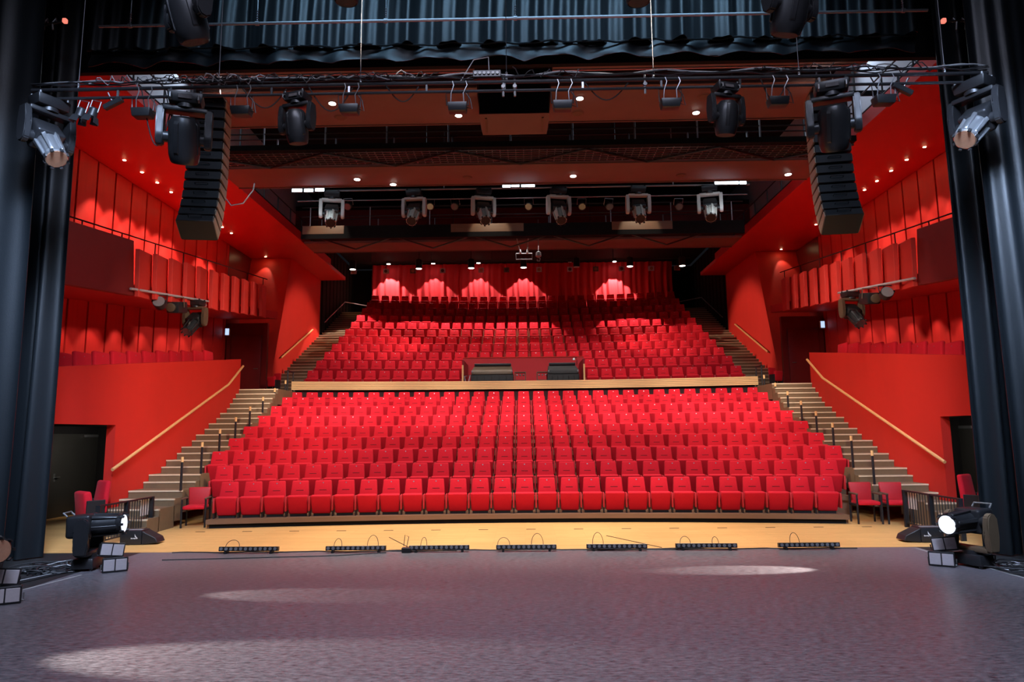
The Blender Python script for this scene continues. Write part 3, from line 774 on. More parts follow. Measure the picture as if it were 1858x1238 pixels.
# ---- speaker columns
def line_array(S, side):
    p = at(383 if S < 0 else 1497, 186 if S < 0 else 172, 13.3)
    t = thing('line_array', 'curved column of black loudspeakers hanging by the %s red soffit' % side, 'loudspeaker', p, (0, 0, S * R(-8)))
    MB().box((0, .0, .04), (.62, .5, .06), None, .008, 1).build('flying_frame', 'fix', t)
    for x in (-.2, .2): MB().cyl((x, 0, .05), (x * .2, 0, 1.2), .008, None, 6).build('wire', 'steel', t)
    y, z, ang = 0., 0., 0.
    for k in range(13):
        ang += R((0.2, .4, .5, .5, .8, 1, 1.5, 2, 3, 4, 5, 6, 7)[k])
        hgt = .228
        m_ = Matrix.Translation((0, y, z)) @ rotx(-ang)
        b = MB()
        W = .34; f, g = .26, -.24
        b.hexa([m_ @ Vector(v) for v in ((-W, g * .9, -hgt + .03), (W, g * .9, -hgt + .03), (W, f, -hgt), (-W, f, -hgt), (-W, g * .9, -.03), (W, g * .9, -.03), (W, f, 0), (-W, f, 0))], .008, 1)
        cab = b.build('cabinet', 'fix', t)
        for s in (-1, 1):
            q_ = MB(); q_.hexa([m_ @ Vector(v) for v in ((s * W, g * .75, -hgt + .05), (s * (W + .015), g * .75, -hgt + .05), (s * (W + .015), f * .92, -hgt + .012), (s * W, f * .92, -hgt + .012), (s * W, g * .75, -.05), (s * (W + .015), g * .75, -.05), (s * (W + .015), f * .92, -.012), (s * W, f * .92, -.012))])
            q_.build('side_panel', 'fixtan', cab)
        gr = MB(); gr.hexa([m_ @ Vector(v) for v in ((-W + .03, f, -hgt + .015), (W - .03, f, -hgt + .015), (W - .03, f + .012, -hgt + .015), (-W + .03, f + .012, -hgt + .015), (-W + .03, f, -.015), (W - .03, f, -.015), (W - .03, f + .012, -.015), (-W + .03, f + .012, -.015))])
        gr.build('grille', 'black', cab)
        hd = MB(); hd.tube([m_ @ Vector(v) for v in ((-.12, g * .9, -.1), (-.12, g - .03, -.1), (.12, g - .03, -.1), (.12, g * .9, -.1))], .01, 6); hd.build('handle', 'fix', cab)
        d = m_.to_3x3() @ Vector((0, 0, -hgt)); y += d.y; z += d.z
    return t
line_array(-1, 'left'); line_array(1, 'right')
o = tag(MB().tube([(0, 0, .35), (.05, 0, .1), (.02, 0, -.25), (.15, 0, -.42), (.4, 0, -.38), (.6, 0, -.1), (.62, 0, .05)], .012, 6).build('cable_loop', 'greycable'), 'pale cable loop hanging beside the left speaker column', 'cable')
o.location = at(408, 338, 13.6)
# ---- centre cluster
t = thing('speaker_cluster', 'big black box with a brown underside hanging at the centre of the ceiling', 'loudspeaker', (-.13, 13.98, 8.9))
MB().box((0, .36, .52), (1.52, .70, 1.0), None, .01, 1).build('cabinet', 'black', t)
MB().hexa([(-.76, 0, -.02), (.76, 0, -.02), (.72, .74, -.16), (-.72, .74, -.16), (-.76, 0, .0), (.76, 0, .0), (.76, .74, .0), (-.76, .74, .0)]).build('underside_panel', 'cloud', t)
for x in (-.62, .62): MB().box((x, .37, -.10), (.04, .5, .03), rotx(R(-10)).to_3x3()).build('cleat', 'fixbrown', t)

# ---- ceiling boards with downlights
CL = [(12.56, 12.94), (13.62, 15.28), (17.85, 19.27), (25.3, 26.56)]
for n, (y0, y1) in enumerate(CL):
    lab = ('brown-red ceiling board nearest the stage, below the border', 'brown-red ceiling board behind the batten', 'brown-red ceiling board above the six moving lights', 'narrow brown-red ceiling board at the back, below the lighting bridge')[n]
    for a, c, sfx in (((-6.95, -.92, ', left of the black box'), (.66, 6.95, ', right of the black box')) if n < 2 else ((-8.35, 8.35, ''),)):
        t = thing('ceiling_board', lab + sfx, 'ceiling panel', (0, y0, 9.3), group='ceiling boards')
        MB().bx(a, c, 0, y1 - y0, 0, .10, .01).build('board', 'cloud', t)
        MB().bx(a, c, y1 - y0, y1 - y0 + .04, -.02, .16).build('edge_strip', 'steel' if n == 0 else 'cloud', t)
        for k in range(4): MB().cyl((a + .3 + (c - a - .6) / 3 * k, (y1 - y0) / 2, .1), (a + .3 + (c - a - .6) / 3 * k, (y1 - y0) / 2, 2.6), .012, None, 6).build('hanger', 'fix', t)
def downlight(p, r, lit, label, group):
    t = thing('downlight', label, 'ceiling light', p, group=group)
    MB().lathe([(r * 1.15, -.014), (r * 1.25, -.004), (r * 1.25, 0)], 18).build('trim_ring', 'steel' if lit != 'off' else 'cloud', t)
    MB().lathe([(r, -.02), (r, -.012)], 18).build('lamp_disc', lit, t)
    return t
n = 0
for px, py, on in ((603, 187, 1), (832, 209, 1), (1052, 178, 1), (1263, 204, 1)):
    p = at(px, py, 15); Y = 15
    d = (p - Vector((0, 0, CAMZ))); p = Vector((0, 0, CAMZ)) + d * ((9.298 - CAMZ) / d.z); n += 1
    downlight(p, .075, 'lamp', 'lit downlight in the second ceiling board, %s from the left' % ORD[n], 'downlights of the second board')
    spot(p - Vector((0, 0, .04)), (p.x, p.y + .6, 0), 330, (1, .9, .82), 95, .6, .06)
n = 0
for px, py in ((648, 325), (716, 339), (1040, 319), (1235, 318), (1430, 316)):
    p = at(px, py, 19)
    d = (p - Vector((0, 0, CAMZ))); p = Vector((0, 0, CAMZ)) + d * ((9.298 - CAMZ) / d.z); n += 1
    if p.y > 19.15: p.y = 19.15
    downlight(p, .085, 'lamp', 'lit downlight in the ceiling board above the moving lights, %s from the left' % ORD[n], 'downlights of the third board')
    spot(p - Vector((0, 0, .04)), (p.x, p.y + .6, 2), 330, (1, .9, .82), 95, .6, .06)
n = 0
for px, py, z in ((618, 213, 0), (1048, 205, 0), (1277, 175, 0), (848, 322, 1), (1236, 318, 1)):
    p = at(px, py, 15)
    d = (p - Vector((0, 0, CAMZ))); p = Vector((0, 0, CAMZ)) + d * ((9.297 - CAMZ) / d.z); n += 1
    t = thing('ceiling_speaker', 'round unlit ceiling speaker in the brown-red boards, %s' % ('left on the second board', 'middle of the second board', 'right on the second board', 'left on the third board', 'right on the third board')[n - 1], 'loudspeaker', p, group='round ceiling speakers')
    MB().lathe([(.13, -.012), (.15, -.003), (.15, 0)], 20).build('ring', 'cloud', t); MB().lathe([(.12, -.02), (.12, -.01)], 20).build('grille', 'fixbrown', t)

# ---- catwalk between second and third boards
def bridge(label, y0, y1, zd, posts, truss=True, hr=(.42, .85), w=8.9):
    t = thing('catwalk', label, 'catwalk', (0, y0, zd))
    MB().bx(-w, w, 0, y1 - y0, -.14, 0).build('deck', 'black', t)
    for h in hr: MB().cyl((-w, .03, h), (w, .03, h), .02, None, 8).build('rail', 'pipe', t); MB().cyl((-w, y1 - y0 - .03, h), (w, y1 - y0 - .03, h), .02, None, 8).build('rail', 'pipe', t)
    k = -w + .3
    while k < w:
        for y in (.03, y1 - y0 - .03): MB().cyl((k, y, -.1), (k, y, hr[-1]), .022, None, 8).build('post', 'steel', t)
        k += posts
    if truss:
        MB().bx(-9, 9, -.04, .04, -.52, -.44).build('bottom_chord', 'black', t)
        k = -9 + .4; s = 1
        while k < 7.8:
            a, b = (-.14, -.5) if s > 0 else (-.5, -.14)
            MB().cyl((k, 0, a), (k + 1.7, 0, b), .025, None, 6).build('brace', 'pipe', t)
            k += 1.7; s = -s
    return t
bridge('dark catwalk with railings crossing the ceiling between the brown-red boards', 16.2, 17.2, 9.25, 1.55, False, (.3, .58), 8.3)
m_ = MB()
for k in range(84): m_.bx(-8.25 + k * .198, -8.235 + k * .198, 16.32, 17.12, 9.075, 9.095)
for k in range(7): m_.bx(-8.25, 8.25, 16.32 + k * .13, 16.335 + k * .13, 9.06, 9.08)
tag(m_.build('floor_grating', 'steel'), 'dark metal grating under the ceiling catwalk between the brown-red boards', 'grating')
for n, x in enumerate((-8.25, -4.95, -1.65, 1.65, 4.95)):
    b = MB(); b.cyl((0, 16.25, 9.03), (1.65, 17.15, 9.03), .03, None, 6); b.cyl((3.3, 16.25, 9.03), (1.65, 17.15, 9.03), .03, None, 6)
    o = tag(b.build('cross_brace', 'pipe'), 'dark vee brace under the ceiling catwalk, %s from the left' % ORD[n + 1], 'brace', 'braces under the catwalk'); o.location.x = x
# lighting bridge
t = bridge('wide black lighting bridge with railings behind the six moving lights', 23.0, 24.4, 9.27, 2.1, False, (.35, .68), 7.7)
for n, (a, b) in enumerate(((-7.65, -6.2), (-2.46, .07), (3.13, 5.22))):
    MB().bx(a, b, -.03, -.005, -.29, .0).build('lit_board_span', 'fascia', t)  # brown spans paint the light pools onto the black bridge front
MB().bx(-7.7, 7.7, -.02, .1, -.46, -.14).build('front_beam', 'black', t)
k = -7.4; s = 1
while k < 6.2:
    MB().cyl((k, .9, -.15 if s > 0 else -.6), (k + 1.4, .9, -.6 if s > 0 else -.15), .03, None, 6).build('brace', 'pipe', t); k += 1.4; s = -s
YF = 21.4; zf = at(945, 341, YF).z
t = thing('lighting_batten', 'steel pipe under the third ceiling board carrying the six silver moving lights', 'batten', (0, YF, zf))
MB().cyl((-7.4, 0, 0), (7.4, 0, 0), .03, None, 10).build('pipe', 'steel', t)
MB().cyl((-7.4, .25, -.25), (7.4, .25, -.25), .02, None, 10).build('cable_pipe', 'steel', t)
for px in (806, 1221):
    x = at(px, 330, YF).x
    MB().cyl((x, 0, 0), (x, 0, 2), .018, None, 8).build('drop_rod', 'steel', t)
for n, (px, rz, tl) in enumerate(((603, 12, 40), (752, -5, 42), (877, 14, 40), (1013, 12, 36), (1157, 0, 38), (1287, -14, 38))):
    x = at(px, 345, YF).x
    hang('silver-grey moving light on the bridge pipe, %s of six from the left' % ORD[n + 1], (x, YF, zf - .03), R(rz), 1.25, R(tl), style='profile', group='six moving lights on the bridge pipe', lens='cover', yoke='fixlit')
# cold worklights
for n, (x0, x1, py) in enumerate(((530, 548, 345), (552, 568, 345), (572, 588, 344), (912, 926, 337), (928, 942, 336), (946, 970, 336), (1297, 1340, 331), (1342, 1354, 331))):
    a, b = at(x0, py, 20.6), at(x1, py, 20.6)
    t = thing('work_light', 'bright bluish-white work light under the third ceiling board, %s from the left' % ORD[n + 1], 'work light', (a + b) / 2, group='cold work lights')
    w_ = (b - a).length
    MB().box((0, .03, 0), (w_ + .06, .05, .16), None, .01, 1).build('housing', 'fix', t)
    MB().box((0, 0, -.01), (w_, .02, .10), None, .008, 1).build('lit_face', 'cold', t)
    MB().tube([(0, .05, .05), (0, .05, .3)], .01, 6).build('bracket', 'steel', t)
# small dark spotlights behind on the bridge
for n, px in enumerate((633, 780, 827, 960, 1055, 1103, 1230)):
    p = at(px, 372, 22.7)
    t = thing('bridge_spotlight', 'small dark spotlight on the bridge railing behind the silver lights, %s from the left' % ORD[n + 1], 'stage light', p, (R(35), 0, R(random.uniform(-15, 15))), 'dark spotlights on the bridge')
    MB().lathe([(.06, -.2), (.11, -.17), (.12, .12), (.14, .2), (.12, .21)], 14, rotx(R(90))).build('housing', 'fix', t)
    MB().lathe([(.11, .205), (.11, .215)], 14, rotx(R(90))).build('lens', 'lensdark', t)
    MB().tube([(-.15, 0, 0), (-.15, 0, .22), (.15, 0, .22), (.15, 0, 0)], .012, 6).build('bracket', 'steel', t)
# chain hoist and spreader bar at the centre back
p = at(951, 466, 24.9)
t = thing('spreader_bar', 'small steel frame hanging on two straps before the rear ceiling', 'rigging', p)
MB().tube([(-.3, 0, .12), (-.3, 0, -.1), (.3, 0, -.1), (.3, 0, .12), (-.3, 0, .12)], .022, 8).build('frame', 'steel', t)
for x, x2 in ((-.14, -.38), (.12, .2)):
    MB().cyl((x, 0, .12), (x2, -.5, 1.1), .018, None, 8).build('strap', 'greycable', t)
    MB().lathe([(.02, .1), (.05, .16), (.02, .28)], 8, Matrix.Translation((x, 0, 0))).build('shackle', 'steel', t)
p = at(977, 462, 24.9)
t = thing('chain_hook', 'steel hook block hanging on a chain right of the spreader frame', 'rigging', p)
MB().lathe([(.03, .12), (.10, .08), (.11, -.06), (.05, -.12)], 12).build('block', 'steel', t)
MB().tube([(0, 0, -.1), (.06, 0, -.16), (.04, 0, -.25), (-.05, 0, -.24), (-.05, 0, -.18)], .022, 8).build('hook', 'steel', t)
MB().cyl((0, 0, .1), (0, -.2, 1.3), .012, None, 6).build('chain', 'greycable', t)
# gallery rails above the soffits
for S, side in ((-1, 'left'), (1, 'right')):
    t = thing('gallery_rail', 'black railing of the lit technical gallery above the %s red soffit' % side, 'railing', (S * 8.7, 12.6, 9.55))
    for h in (.45, .95): MB().cyl((0, 0, h), (0, 15, h), .02, None, 8).build('rail', 'pipe', t)
    for k in range(12): MB().cyl((0, .4 + k * 1.3, 0), (0, .4 + k * 1.3, .95), .022, None, 8).build('post', 'pipe', t)
    for k in range(3):
        o = thing('gallery_beam', 'dark cross beam over the %s gallery, %s from the stage' % (side, ORD[k + 1]), 'beam', (S * 9.1, 13.6 + k * 3.1, 10.6), group='beams over the galleries')
        MB().box((0, 0, 0), (1.3, .08, .12)).build('beam', 'black', o); MB().cyl((S * -.5, 0, 0), (S * -.5, 0, 2.35), .03, None, 8).build('hanger', 'pipe', o)

# ---- soffit downlights
PX = {-1: [(193, 0), (228, 0), (256, 0), (284, 0), (309, 0), (331, 0), (388, 0), (404, 0), (478, 0)]}
YS = [17.3, 18.15, 18.95, 19.75, 20.5, 21.2, 23.3, 24.05, 27.4]
for S, side in ((-1, 'left'), (1, 'right')):
    for n, y in enumerate(YS):
        p = Vector((S * 10.62, y, 9.398))
        downlight(p, .038, 'warm', 'small bright downlight in the %s red soffit, %s from the stage' % (side, ORD[n + 1]), 'downlights of the %s soffit' % side)
        spot(p - Vector((0, 0, .03)), (S * 11.1, y, 5), 30 if n == 8 else (380 if S < 0 else 200), (1, .82, .58), 60, .45, .03)
    for n in range(8):
        y = 15.1 + n * 1.2
        p = Vector((S * 10.75, y, zbot(y) - .02))
        spot(p, (S * 11.15, y, 3.0), 60, (1, .82, .6), 66, .45, .03)

# ---- rear downlights, pipe and square lights
t = thing('lighting_batten', 'thin dark pipe across the rear ceiling above the red curtain', 'batten', (0, 33, at(945, 473, 33).z))
MB().cyl((-8.3, 0, 0), (8.3, 0, 0), .025, None, 8).build('pipe', 'pipe', t)
for k in range(6): MB().cyl((-7.5 + 3 * k, 0, 0), (-7.5 + 3 * k, 0, 11.5 - at(945, 473, 33).z), .012, None, 6).build('hanger', 'pipe', t)
for n, px in enumerate((641, 700, 749, 803, 873, 919, 978, 1034, 1081, 1128, 1182, 1229)):
    p = at(px, 493 - (px - 641) * .011, 33.2)
    t = thing('square_spotlight', 'small square spotlight in front of the rear curtain, %s from the left' % ORD[n + 1], 'stage light', p, (R(12), 0, 0), 'square spotlights at the rear')
    MB().box((0, .12, 0), (.24, .22, .22), None, .01, 1).build('housing', 'fix', t)
    MB().box((0, 0, 0), (.27, .02, .25)).build('front_frame', 'diffuser' if n % 3 != 2 else 'fixbrown', t)
    MB().lathe([(.08, .011), (.08, .02)], 14, rotx(R(90))).build('lens', 'lensdark' if n % 2 else 'lens', t)
    MB().cyl((0, .1, .1), (0, .1, .45), .012, None, 6).build('bracket', 'fix', t)
for n, px in enumerate((640, 760, 855, 950, 1046, 1143, 1238)):
    p = at(px, 489 - (px - 640) * .011, 31)
    t = thing('pendant_downlight', 'large lit pendant downlight under the rear ceiling, %s from the left' % ORD[n + 1], 'ceiling light', p, group='large rear pendants')
    MB().lathe([(.15, 0), (.15, .4), (.1, .44)], 16).build('housing', 'fix', t)
    MB().lathe([(.135, -.012), (.135, 0)], 16).build('lamp_disc', 'lampdim' if n != 4 else 'diffuser', t)
    MB().cyl((0, 0, .44), (0, 0, 11.5 - p.z), .015, None, 6).build('stem', 'fix', t)
for n, px in enumerate((705, 786, 868, 1034, 1115)):
    p = at(px, 480 - (px - 640) * .011, 36.7)
    t = thing('pendant_downlight', 'small lit pendant downlight near the rear curtain, %s from the left' % ORD[n + 1], 'ceiling light', p, group='small rear pendants')
    MB().lathe([(.11, 0), (.11, .08), (.07, .1)], 16).build('housing', 'fix', t)
    MB().lathe([(.10, -.012), (.10, 0)], 16).build('lamp_disc', 'lamp' if n != 3 else 'diffuser', t)
    MB().cyl((0, 0, .1), (0, 0, max(.13, 11.5 - p.z)), .015, None, 6).build('stem', 'fix', t)

# ================================================================== CURTAINS
def drape(name, label, x0, x1, Y, z0, z1, m, fold=.35, depth=.12, n=None, hem=0., skew=0., seed=1, cat='curtain', grp=None, puddle=0.):
    rnd = random.Random(seed)
    W = x1 - x0; n = n or int(abs(W) / .035)
    nz = 16
    ph = [rnd.uniform(0, 6) for _ in range(8)]; fr = [2 * PI / (fold * rnd.uniform(.75, 1.4)) for _ in range(4)]
    mb = MB(); bm = mb.bm; th = .012; sides = []
    for off in (0, th):
        g = []
        for j in range(nz + 1):
            v = j / nz; z = z0 + (z1 - z0) * v
            row = []
            for i in range(n + 1):
                x = x0 + W * i / n
                a = (math.sin(x * fr[0] + ph[0] + .5 * math.sin(v * 2 + ph[4])) * .55 + math.sin(x * fr[1] + ph[1] + .8 * math.sin(v * 3 + ph[5])) * .35 + .25 * math.sin(x * fr[2] * 2 + ph[2]))
                fall = 1 - .35 * v
                zz = z + (hem * (abs(math.sin(x * 2.6 + ph[3])) - .5) * (1 - v) ** 3 if hem else 0)
                sh = skew * (1 - v) + (.03 * math.sin(v * 5 + ph[6]))
                row.append(bm.verts.new((x + sh, Y + a * depth * fall + off, zz)))
            g.append(row)
        for A, B in zip(g, g[1:]):
            for i in range(n): bm.faces.new((A[i], A[i + 1], B[i + 1], B[i]))
        sides.append(g)
    a, b = sides
    for j in range(nz):
        bm.faces.new((a[j][0], a[j + 1][0], b[j + 1][0], b[j][0])); bm.faces.new((a[j][-1], a[j + 1][-1], b[j + 1][-1], b[j][-1]))
    for i in range(n):
        bm.faces.new((a[0][i], a[0][i + 1], b[0][i + 1], b[0][i])); bm.faces.new((a[-1][i], a[-1][i + 1], b[-1][i + 1], b[-1][i]))
    o = mb.build(name, m, None, 80)
    return tag(o, label, cat, grp)
drape('leg_curtain', 'black leg curtain hanging to the floor at the left of the wooden apron', -14.2, -8.22, 11.75, .02, 12.5, 'curtain', .5, .2, seed=3, grp='black leg curtains')
drape('leg_curtain', 'nearer black leg curtain at the left edge of the stage', -14.2, -7.72, 10.15, .02, 12.5, 'curtain', .7, .13, seed=5, grp='black leg curtains')
drape('leg_curtain', 'black leg curtain hanging to the floor at the right of the wooden apron', 7.42, 14.2, 11.5, .02, 12.5, 'curtain', .5, .2, seed=8, grp='black leg curtains')
drape('leg_curtain', 'nearer black leg curtain at the right edge of the stage', 7.05, 14.2, 10.1, .02, 12.5, 'curtain', .7, .15, seed=11, grp='black leg curtains')
bc = drape('border_curtain', 'wide black border curtain with folds across the top of the stage', -8.2, 7.4, 11.97, at(945, 78, 11.97).z, 12.5, 'curtain', .8, .16, seed=21)
hm = drape('hem', 'x', -8.2, 7.4, 12.03, at(945, 103, 12.0).z, at(945, 78, 12.0).z + .02, 'curtain', .8, .05, seed=22, hem=.10)
for k in ('label', 'category'): del hm[k]
hm.parent = bc
tb = MB(); zz = at(945, 78, 11.97).z
tb.tube([(-8.2 + .1 * k, 11.95 + .03 * math.sin(k * .7), zz + .012 * math.sin(k * .37) + .01 * math.sin(k * 1.3)) for k in range(157)], .018, 6)
tb.build('seam', 'curtain', bc)
drape('rear_curtain', 'long red pleated curtain along the back wall behind the top row', -8.4, 8.35, 37.3, 8.6, 11.45, 'redcurtain', .42, .09, seed=31)
# ================================================================== STAGE FLOOR GEAR
led0 = None
for n, (px, py, rz) in enumerate(((452, 994, -1), (646, 997, 1), (797, 998, 1), (955, 996, .5), (1119, 994, -1.5), (1281, 989, -2.5), (1467, 986, .5))):
    p = at(px, py, 12.18)
    t = thing('led_batten', 'black LED strip light on the stage edge, %s from the left' % ORD[n + 1], 'stage light', (p.x, 12.18, .004), (0, 0, R(rz)), 'LED strips on the stage edge')
    MB().box((0, 0, .075), (1.04, .085, .075), rotx(R(-8)).to_3x3(), .006, 1).build('housing', 'fix', t)
    for k in range(12):
        MB().cyl((-.473 + k * .086, -.043, .082), (-.473 + k * .086, -.051, .083), .028, None, 12).build('led_lens', 'ledlens', t)
    for x in (-.4, .4): MB().box((x, 0, .02), (.04, .12, .04)).build('foot', 'fix', t)
    rnd = random.Random(n + 40)
    for k in range(1 + n % 2):
        x = (-.3 + .5 * k) + rnd.uniform(-.1, .1); w_ = rnd.uniform(.05, .13); hh = rnd.uniform(.1, .2)
        MB().tube([(x - w_ * math.cos(PI * q_ / 12), .03 + .05 * math.sin(PI * q_ / 12), .11 + hh * math.sin(PI * q_ / 12)) for q_ in range(13)], .005, 6).build('cable_loop', 'cable', t)
p = at(737, 998, 12.1)
t = thing('junction_box', 'small black junction box on the stage edge beside the third LED strip', 'box', (p.x, 12.14, .004))
MB().box((0, 0, .045), (.16, .10, .08), None, .006, 1).build('housing', 'fix', t); MB().tube([(0, 0, .09), (.02, .1, .25), (-.05, .12, .28), (-.06, .06, .1)], .006, 6).build('cable_loop', 'cable', t)
for n, (xa, xb, y) in enumerate(((-6.2, -1.2, 12.26), (-2.4, 3.1, 12.3), (1.0, 5.7, 12.24))):
    pts = [(xa + (xb - xa) * k / 40, y + .03 * math.sin(k * .7 + n), .012 + .004 * math.sin(k) ** 2) for k in range(41)]
    tag(MB().tube(pts, .009, 6).build('floor_cable', 'cable'), 'thin black cable along the stage edge behind the LED strips, %s part' % ('left', 'middle', 'right')[n], 'cable', 'cables on the stage edge')
pts = [at(x, y, 1) for x, y in ()]
tag(MB().tube([(-6.0, 11.55, .012), (-4.5, 11.7, .012), (-3.2, 11.85, .012), (-2.4, 12.1, .012)], .008, 6).build('floor_cable', 'cable'), 'single black cable crossing the vinyl near the left LED strips', 'cable')
for xa, ya, xb, yb, lab in ((-2.7, 13.9, -2.0, 12.45, 'left'), (1.6, 13.9, 2.4, 12.45, 'right')):
    tag(MB().tube([(xa, ya, .008), (xb, yb, .008)], .006, 5).build('floor_cable', 'cable'), 'thin wire lying diagonally on the wooden apron, %s of the middle' % lab, 'cable', 'wires on the apron')
# tape along the vinyl edges
for n, (a, b, lab) in enumerate((((-6.98, 8.3), (-6.6, 10.4), 'left edge of the stage vinyl'), ((6.7, 12.2), (6.86, 8.2), 'right edge of the stage vinyl'))):
    d = Vector((b[0] - a[0], b[1] - a[1], 0)); nn = Vector((-d.y, d.x, 0)).normalized() * .022
    A, B = Vector((a[0], a[1], .0045)), Vector((b[0], b[1], .0045))
    tag(MB().prism([A - nn, B - nn, B + nn, A + nn], (0, 0, .002)).build('tape_strip', 'tape'), 'worn white tape strip along the ' + lab, 'tape')
moving_head('big black moving light standing at the left front corner, aimed across the stage', (-6.80, 10.85, 0.004), (0, 0, R(-78)), 1.1, R(88), style='beam', yoke='fix', lens='coldlens')
moving_head('big bronze-armed moving light standing at the right front corner, lens bright', (6.66, 10.62, 0.004), (0, 0, R(112)), 1.1, R(94), style='beam', yoke='fixbrown', lens='coldlens')
moving_head('black moving light with an amber lens at the far left edge of the stage', (-6.88, 8.62, 0.004), (0, 0, R(-105)), 1.1, R(90), style='beam', yoke='fix', lens='lens')
def blinders(x, y, rz, where):
    for n, (dx, dy, z, dr, ry, lv) in enumerate(((0, 0, 0.004, 0, 0, 'lower'), (-.16 * math.copysign(1, -x), .14, .20, 8, math.copysign(8, -x), 'upper'))):
        t = thing('twin_floodlight', '%s twin-panel floodlight %s' % (lv, where), 'stage light', (x + dx, y + dy, z), (R(-6) if n else 0, R(ry), R(rz + dr)), 'twin-panel floodlights')
        MB().box((0, .12, .11), (.30, .24, .17), None, .01, 1).build('housing', 'fix', t)
        MB().box((0, -.01, .11), (.34, .03, .21), None, .006, 1).build('front_frame', 'fix', t)
        for s in (-.08, .08): MB().box((s, -.028, .11), (.145, .012, .165), None, .004, 1).build('diffuser_panel', 'diffuser', t)
        MB().tube([(-.18, .1, .11), (-.18, .1, .02), (.18, .1, .02), (.18, .1, .11)], .012, 6).build('bracket', 'fixgrey' if n == 0 else 'fix', t)
        for s in (-.1, .1): MB().box((s, .1, .012), (.03, .22, .024)).build('foot', 'steel', t)
blinders(-6.22, 10.60, 32, 'beside the left front moving light')
blinders(6.18, 10.6, -34, 'beside the right front moving light')
blinders(-6.40, 8.62, 30, 'at the far left edge of the stage')
def monitor(x, y, S, rz, label):
    t = thing('floor_monitor', label, 'loudspeaker', (x, y, .004), (0, 0, R(rz)))
    MB().box((-S * .1, 0, .135), (.40, .34, .26), None, .012, 2).build('cabinet', 'fix', t)
    MB().hexa([(S * .10, -.16, .0), (S * .40, -.16, .03), (S * .40, .16, .03), (S * .10, .16, 0), (S * .10, -.16, .25), (S * .36, -.16, .12), (S * .36, .16, .12), (S * .10, .16, .25)], .01, 1).build('front_wedge', 'fix', t)
    MB().box((-S * .1, -.05, .268), (.34, .06, .012)).build('pale_strip', 'tape', t)
    lg = MB()
    bx_ = -S * .02
    lg.prism([(bx_, -.173, .15), (bx_ + .035, -.173, .135), (bx_ + .02, -.173, .16), (bx_ - .005, -.173, .20)], (0, .003, 0))
    lg.prism([(bx_ + .005, -.173, .145), (bx_ + .055, -.173, .12), (bx_ + .03, -.173, .15)], (0, .003, 0))
    for k in range(6): lg.box((bx_ - .065 + k * .021, -.1715, .122 - .002 * (k % 2)), (.014, .003, .022 if k in (0, 3) else .016))
    lg.build('emblem', 'white', t)
monitor(-7.38, 13.35, 1, 3, 'black floor speaker with a white emblem by the left barred railing')
monitor(7.24, 12.95, -1, -3, 'black floor speaker with a white emblem by the right barred railing')
# cable tangles
for S, cx, cy, side in ((-1, -7.25, 10.9, 'left'), (1, 7.15, 10.45, 'right')):
    for n in range(12):
        rnd = random.Random(n * 3 + (7 if S > 0 else 0)); a = rnd.uniform(0, 6); r0 = rnd.uniform(.08, .38)
        pts = []
        for k in range(22):
            an = a + k * .36; r = r0 * (1 + .25 * math.sin(k * .8 + n))
            pts.append((cx + r * math.cos(an) * 1.3 + (S * .02 * k if n > 5 else 0), cy + r * math.sin(an) * 1.2 - (.05 * k if n > 8 else 0), .014 + .007 * n * abs(math.sin(k * .5 + n))))
        tag(MB().tube(pts, .010, 6).build('floor_cable', 'greycable' if n % 6 == 1 else 'cable'), 'tangled cable on the floor behind the %s front moving light' % side, 'cable', 'tangled cables at the %s front corner' % side)
for n in range(5):
    pts = [(-6.9 - .5 * k / 10 * (1 + n * .12) - .06 * n, 10.7 - k * .19 + .05 * math.sin(k + n), .012) for k in range(11)]
    tag(MB().tube(pts, .009, 6).build('floor_cable', 'greycable' if n == 2 else 'cable'), 'cable trailing back along the left curtain to the far left light', 'cable', 'cables trailing along the left curtain')

